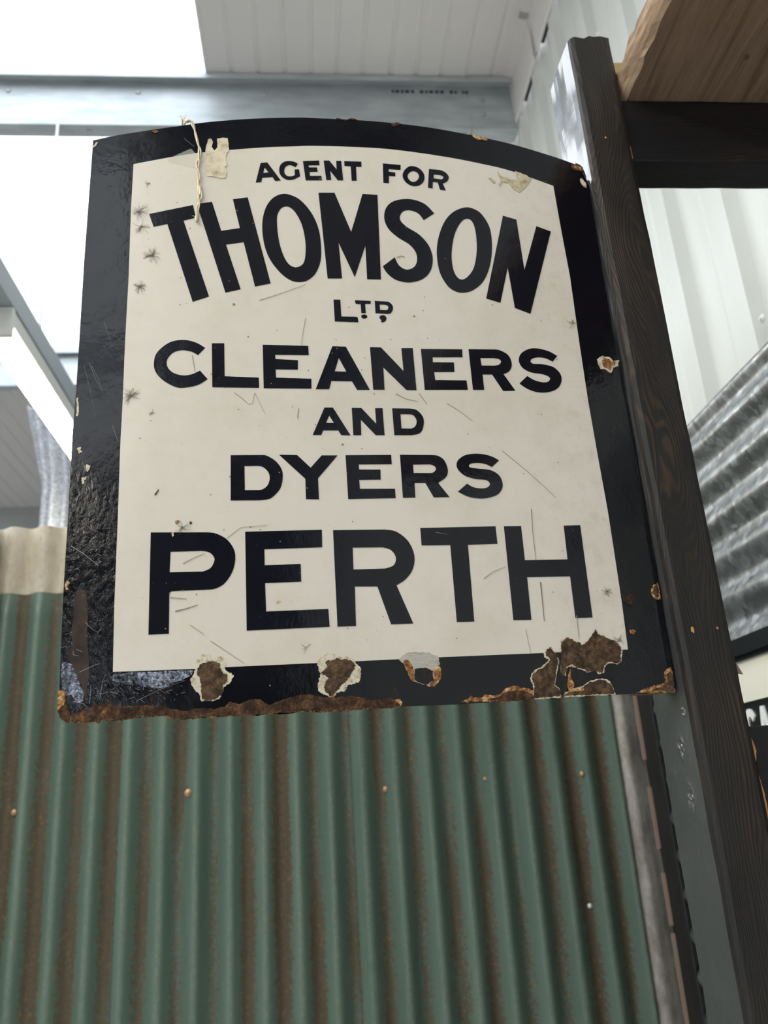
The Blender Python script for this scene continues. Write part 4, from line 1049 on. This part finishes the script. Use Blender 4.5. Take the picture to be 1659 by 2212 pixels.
# small chips on the right border and corners
for i, (poly, mf, mc) in enumerate((
    (crop(1259, 560, 2.633, [(80,570),(110,550),(150,560),(170,580),(205,575),(200,610),(170,615),(160,648),(130,630),(100,625)]), 'chip_white', 'chip_orange'),
    (crop(1259, 560, 2.633, [(388,1880),(400,1850),(425,1840),(435,1880),(440,1935),(415,1935),(395,1915)]), 'chip_orange', 'rust'),
    (crop(1259, 560, 2.633, [(215,1910),(240,1895),(290,1900),(300,1930),(280,1975),(250,1965),(225,1945)]), 'hole', 'rust'),
    (crop(1259, 560, 2.633, [(265,2110),(285,2105),(300,2118),(290,2135),(270,2130)]), 'chip_orange', None),
    (crop(680, 230, 2.592, [(1435,330),(1460,320),(1500,345),(1503,368),(1470,365),(1440,345)]), 'rust', 'chip_orange'),
    (crop(680, 230, 2.592, [(1485,405),(1500,410),(1518,435),(1520,458),(1505,450),(1488,425)]), 'chip_white', None),
    (crop(680, 230, 2.592, [(870,155),(900,163),(960,178),(965,192),(930,188),(885,170)]), 'chip_orange', None),
    (crop(680, 230, 2.592, [(425,97),(460,92),(485,100),(455,112),(430,108)]), 'rust', None),
    (crop(680, 230, 2.592, [(120,68),(200,68),(235,76),(180,80),(130,75)]), 'rust', None),
    (crop(180, 230, 3.318, [(490,180),(520,172),(540,185),(510,192)]), 'chip_orange', None),
    (crop(180, 230, 3.318, [(70,290),(90,262),(106,260),(92,285),(74,300)]), 'chip_white', None),
    (crop(0, 560, 2.91, [(484,1190),(510,1182),(505,1200),(520,1212),(500,1225),(492,1212)]), 'chip_white', None),
    (crop(0, 560, 2.91, [(545,1290),(570,1300),(552,1340),(540,1330)]), 'chip_white', None),
    (crop(0, 560, 2.91, [(512,1375),(545,1365),(540,1385),(528,1392),(530,1412),(515,1415)]), 'chip_white', None),
    (crop(0, 560, 2.91, [(410,2040),(425,2020),(440,2035),(425,2060),(430,2080),(415,2080),(412,2060)]), 'chip_orange', None),
    (crop(0, 560, 2.91, [(480,880),(492,870),(496,920),(488,990),(478,985)]), 'chip_white', None),
    (crop(300, 1120, 3.95, [(308,22),(335,15),(345,32),(322,48),(310,40)]), 'chip_orange', None),
    (crop(300, 1120, 3.95, [(430,30),(450,28),(455,45),(438,55)]), 'rust', None),
    (crop(300, 1120, 3.95, [(278,125),(298,122),(300,145),(288,160),(280,142)]), 'chip_white', None),
    (crop(300, 1120, 3.95, [(1168,712),(1185,702),(1208,704),(1205,718),(1185,720),(1172,726)]), 'chip_orange', None))):
    o = sheet('chip', [roughen(poly, 0.12, 2, 100 + i)], -0.0009, 0.0003, mf, label='small chip in the enamel')
    if mc:
        cx = sum(p[0] for p in poly) / len(poly); cy = sum(p[1] for p in poly) / len(poly)
        q = sheet('rust_core', [roughen([(cx + (p[0] - cx) * 0.62, cy + (p[1] - cy) * 0.7) for p in poly], 0.14, 2, 140 + i)], -0.0012, 0.0003, mc); q.parent = o
# brown stain and wear with reflected light painted in, at the foot of the side border
sheet('stain', [roughen(c8([(215,900),(240,830),(325,830),(325,1250),(350,1450),(345,1650),(325,1850),(280,1700),(210,1560),(150,1450),(165,1390),(195,1300)]), 0.05, 2, 81)], -0.0003, 0.0003, 'stain', label='brown stain on the black border')
sheet('wear_and_sheen_patch', [roughen(c8([(100,1500),(150,1485),(205,1515),(215,1580),(260,1680),(300,1800),(295,1850),(240,1860),(190,1790),(140,1800),(110,1740),(95,1640)]), 0.10, 2, 82)], -0.0005, 0.0003, 'worn_sheen', label='pale patch of wear on the black border with reflected light painted in')
sheet('wear_and_sheen_patch', [roughen(c5([(345,250),(420,242),(520,240),(640,236),(755,232),(740,262),(700,280),(640,300),(590,325),(540,320),(470,305),(400,300),(340,285)]), 0.10, 2, 83)], -0.0005, 0.0003, 'worn_sheen')
# torn paper, gum residue, tape
sheet('paper_label', [roughen(crop(180, 230, 3.318, [(880,290),(895,240),(915,235),(930,260),(920,295),(940,320),(960,300),(960,235),(1000,228),(1035,232),(1042,270),(1045,310),(1020,370),(1030,430),(1015,440),(1030,480),(1020,518),(960,515),(890,505),(870,480),(870,420),(885,370),(875,320)]), 0.06, 2, 84)], -0.0011, -0.0003, 'paper', label='torn scrap of beige paper label')
sheet('label_residue', [roughen(crop(680, 230, 2.592, [(1020,365),(1045,395),(1070,400),(1100,410),(1110,410),(1130,420),(1125,380),(1120,365),(1160,380),(1210,405),(1190,440),(1145,485),(1110,465),(1080,430),(1050,425),(1035,450),(1026,440),(1040,405),(1025,385)]), 0.10, 2, 85)], -0.0010, -0.0003, 'residue', label='flaking remains of a gummed paper label')
sheet('label_residue', [roughen(crop(680, 230, 2.592, [(970,404),(985,401),(1010,430),(1003,436),(985,418)]), 0.10, 2, 86)], -0.0010, -0.0003, 'residue')
sheet('tape', [crop(180, 230, 3.318, [(600,382),(770,305),(812,345),(1015,415),(1005,432),(860,405),(800,445),(610,400)])], -0.0009, -0.0003, 'tape', label='clear strip of old sticky tape')

# hairline crazing and scratches as fine raised lines
def lines(name, segs, w, mat, y=-0.00095, label=None, kind=None):
    vs = []; fs = []
    for pts in segs:
        q = [Vector(S(*p)) for p in pts]
        for i in range(len(q) - 1):
            d = q[i + 1] - q[i]
            if d.length < 1e-6: continue
            nrm = Vector((-d.y, d.x)).normalized() * w * (0.35 + 0.65 * (1 - i / max(1, len(q) - 1)))
            b_ = len(vs)
            for p in (q[i] - nrm, q[i] + nrm, q[i + 1] + nrm * 0.6, q[i + 1] - nrm * 0.6): vs.append((p.x, y, p.y))
            fs.append((b_, b_ + 1, b_ + 2, b_ + 3))
    o = mesh_obj(name, vs, fs, mat, sign)
    sm = o.modifiers.new('thickness', 'SOLIDIFY'); sm.thickness = 0.0003; sm.offset = 0
    if label: o['label'] = label
    if kind: o['kind'] = kind
    return o
rnd = random.Random(3)
for cx, cy, r_, n_ in ((301, 458, 24, 26), (305, 490, 22, 16), (329, 553, 22, 30), (302, 620, 17, 26), (318, 398, 8, 8), (283, 856, 23, 34), (327, 892, 10, 8), (395, 1140, 20, 16), (1310, 1278, 15, 18), (1337, 1385, 16, 14), (1237, 700, 14, 12), (662, 1400, 18, 6)):
    segs = []
    for k in range(n_):
        t = rnd.uniform(0, 2 * PI); L = r_ * rnd.uniform(0.45, 1.0); p = [cx + rnd.uniform(-2, 2), cy + rnd.uniform(-2, 2)]; pts = [tuple(p)]
        for j in range(3):
            t += rnd.uniform(-0.35, 0.35); p = [p[0] + L / 3 * math.cos(t), p[1] + L / 3 * math.sin(t)]; pts.append(tuple(p))
        segs.append(pts)
    lines('crazing', segs, 0.00009, 'mark', label='star of hairline cracks in the enamel', kind='stuff')
for pts, w_, mt in (
    ([(379, 1321), (400, 1316), (427, 1307)], 0.0005, 'mark'), ([(368, 1291), (388, 1293), (403, 1294)], 0.0004, 'mark_tan'),
    ([(1147, 1100), (1150, 1150), (1157, 1210)], 0.0003, 'mark'), ([(1167, 1258), (1171, 1300), (1175, 1342)], 0.0006, 'mark'),
    ([(506, 849), (524, 862), (537, 874), (545, 872), (550, 849), (560, 870), (572, 895)], 0.0002, 'mark_tan'), ([(415, 768), (421, 803)], 0.0003, 'mark_tan'),
    ([(645, 883), (642, 905)], 0.0003, 'mark_tan'), ([(855, 851), (875, 862), (902, 868)], 0.0003, 'mark_tan'), ([(905, 851), (922, 874)], 0.0003, 'mark_tan'),
    ([(965, 872), (990, 887), (1020, 910)], 0.0002, 'mark_tan'), ([(1085, 975), (1140, 1020), (1200, 1075)], 0.0002, 'mark_tan'), ([(490, 1163), (520, 1140), (578, 1135)], 0.0002, 'mark_tan'),
    ([(455, 1385), (490, 1408), (529, 1434)], 0.0002, 'mark_tan'), ([(410, 1350), (440, 1370)], 0.0002, 'mark_tan'), ([(1045, 1250), (1065, 1235), (1090, 1225)], 0.0003, 'mark_tan'),
    ([(660, 688), (655, 712), (650, 745)], 0.0002, 'mark_tan'), ([(560, 650), (620, 630), (660, 615)], 0.0002, 'mark_tan'), ([(395, 1218), (420, 1205), (442, 1196)], 0.0003, 'mark_tan'),
    ([(335, 1070), (343, 1058)], 0.0007, 'rust'), ([(857, 557), (866, 553), (874, 556)], 0.0008, 'residue'), ([(940, 1150), (965, 1155)], 0.0002, 'mark_tan'),
    ([(1135, 1360), (1140, 1385), (1145, 1410)], 0.0002, 'mark_tan'), ([(1245, 1330), (1250, 1380)], 0.0003, 'mark_tan')):
    lines('scratch', [pts], w_, mt)
# bright scratches on the black border
for pts, w_ in (([(154, 1180), (180, 1196), (214, 1223)], 0.0008), ([(176, 1126), (195, 1142), (222, 1155)], 0.0003), ([(172, 1452), (205, 1437), (216, 1434)], 0.0005), ([(194, 1520), (197, 1480)], 0.0004),
    ([(159, 1515), (180, 1520), (190, 1528)], 0.0006), ([(193, 785), (205, 815), (217, 840)], 0.0003), ([(198, 790), (213, 820), (222, 850)], 0.0003), ([(182, 790), (192, 830), (207, 900)], 0.0002),
    ([(225, 695), (235, 725), (243, 750)], 0.0002), ([(243, 920), (256, 955)], 0.0003), ([(185, 1345), (200, 1360), (214, 1368)], 0.0004), ([(300, 1512), (345, 1490), (400, 1470)], 0.0003), ([(330, 1480), (360, 1500)], 0.0003), ([(216, 1510), (222, 1470), (230, 1455)], 0.0004), ([(1258, 372), (1275, 405), (1292, 465)], 0.00015), ([(398, 300), (420, 318)], 0.0004)):
    lines('scratch', [pts], w_ * 0.32, 'mark_pale', y=-0.0006)
segs = []
for k in range(90):  # random pale strokes imitate bright sparkle on the enamel
    x = rnd.uniform(165, 400) if k % 3 else rnd.uniform(140, 230); y = rnd.uniform(1455, 1515) if k % 3 else rnd.uniform(1110, 1420)
    t = rnd.uniform(0, PI); L = rnd.uniform(4, 16)
    segs.append([(x, y), (x + L * math.cos(t), y + 0.6 * L * math.sin(t))])
lines('sparkle_scratches', segs, 0.0001, 'mark_pale', y=-0.0006, label='fine pale scratches standing in for sparkle at the foot of the black border', kind='stuff')
# specks
vs = []; fs = []
for k in range(260):
    px, py = rnd.uniform(290, 1330), rnd.uniform(360, 1400)
    if px > 1190 + (py - 400) * 0.15 or px < 300 - (py - 350) * 0.04: continue
    c = S(px, py); r_ = rnd.choice((0.00025, 0.0003, 0.0004, 0.0007)); b_ = len(vs)
    for i in range(6): vs.append((c[0] + r_ * math.cos(i * PI / 3), -0.00092, c[1] + r_ * (0.7 + 0.5 * rnd.random()) * math.sin(i * PI / 3)))
    fs.append(tuple(range(b_, b_ + 6)))
for px, py, r_ in ((505, 658, 0.0014), (536, 728, 0.0008), (894, 684, 0.0011), (740, 961, 0.0011), (583, 1481, 0.0007)):
    c = S(px, py); b_ = len(vs)
    for i in range(8): vs.append((c[0] + r_ * math.cos(i * PI / 4), -0.0009, c[1] + r_ * (0.7 + 0.5 * rnd.random()) * math.sin(i * PI / 4)))
    fs.append(tuple(range(b_, b_ + 8)))
o = mesh_obj('specks', vs, fs, 'mark', sign); o['label'] = 'tiny dark specks scattered over the enamel'; o['kind'] = 'stuff'
# returned flange fixing the sign to the post, with a bare tab under the foot
w0 = S(1457, 1495); w1 = S(1266, 380)
m_ = MB(); m_.box(min(w0[0], w1[0]) - 0.003, 0.5535, 0.0036, 0.028, w0[1] + 0.004, w1[1] - 0.003)
o = mesh_obj('flange', m_.v, m_.f, 'enamel', sign)
m_ = MB(); m_.box(w0[0] - 0.032, w0[0] - 0.003, 0.004, 0.030, w0[1] + 0.001, w0[1] + 0.004, 0.001)
o = mesh_obj('bracket_tab', m_.v, m_.f, 'pink_metal', sign); o['label'] = 'bare pinkish metal tab under the foot'

# ---- twine looped over the top of the sign
def twine():
    root = empty('twine')
    pts_px = crop(180, 230, 3.318, [(716,122),(735,112),(768,116),(788,150),(805,210),(825,290),(836,335),(826,400),(818,450),(828,520),(826,580),(838,650)]) + crop(300, 400, 4.1475, [(545,20),(552,80),(545,150),(528,220),(510,297)])
    path = smooth_path([(p[0], p[1], 1) for p in pts_px], False, 5)
    P = []
    for i, p in enumerate(path):
        s_ = S(*p); P.append(SBL + ex * s_[0] + ez * s_[1] + ey * (-0.0030 if i > 9 else -0.0022 + 0.0008 * (9 - i)))
    root.location = P[-1]
    for ph in (0, PI):
        q = []
        for i, p in enumerate(P):
            a_ = i * 0.42 + ph; r_ = 0.0011 + 0.0006 * math.sin(i * 0.21)
            q.append(p + ex * (r_ * math.cos(a_)) + ey * (0.0008 * math.sin(a_)))
        if ph == 0:   # carries on over the edge and hangs down behind
            b0_ = P[0]; q = [b0_ + ey * 0.0105 - ez * 0.05, b0_ + ey * 0.0105 - ez * 0.02, b0_ + ey * 0.009 + ez * 0.001, b0_ + ey * 0.004 + ez * 0.004] + q
        m_ = MB(); m_.tube(q, 0.00095, 7); m_.build('strand', 'twine', root, True)
    for k in range(9):
        r2_ = random.Random(k); b0_ = P[2 + k % 4] if k < 6 else P[-1]
        v = ex * r2_.uniform(-0.006, 0.004) + ez * (r2_.uniform(0.0, 0.006) if k < 6 else r2_.uniform(-0.005, 0)) - ey * 0.001
        m_ = MB(); m_.tube([b0_, b0_ + v * 0.6 + ex * 0.001, b0_ + v], 0.00025, 4); m_.build('fibre', 'twine', root)
    return tag(root, 'frayed cream twine looped over the top edge of the sign', 'twine')
twine()
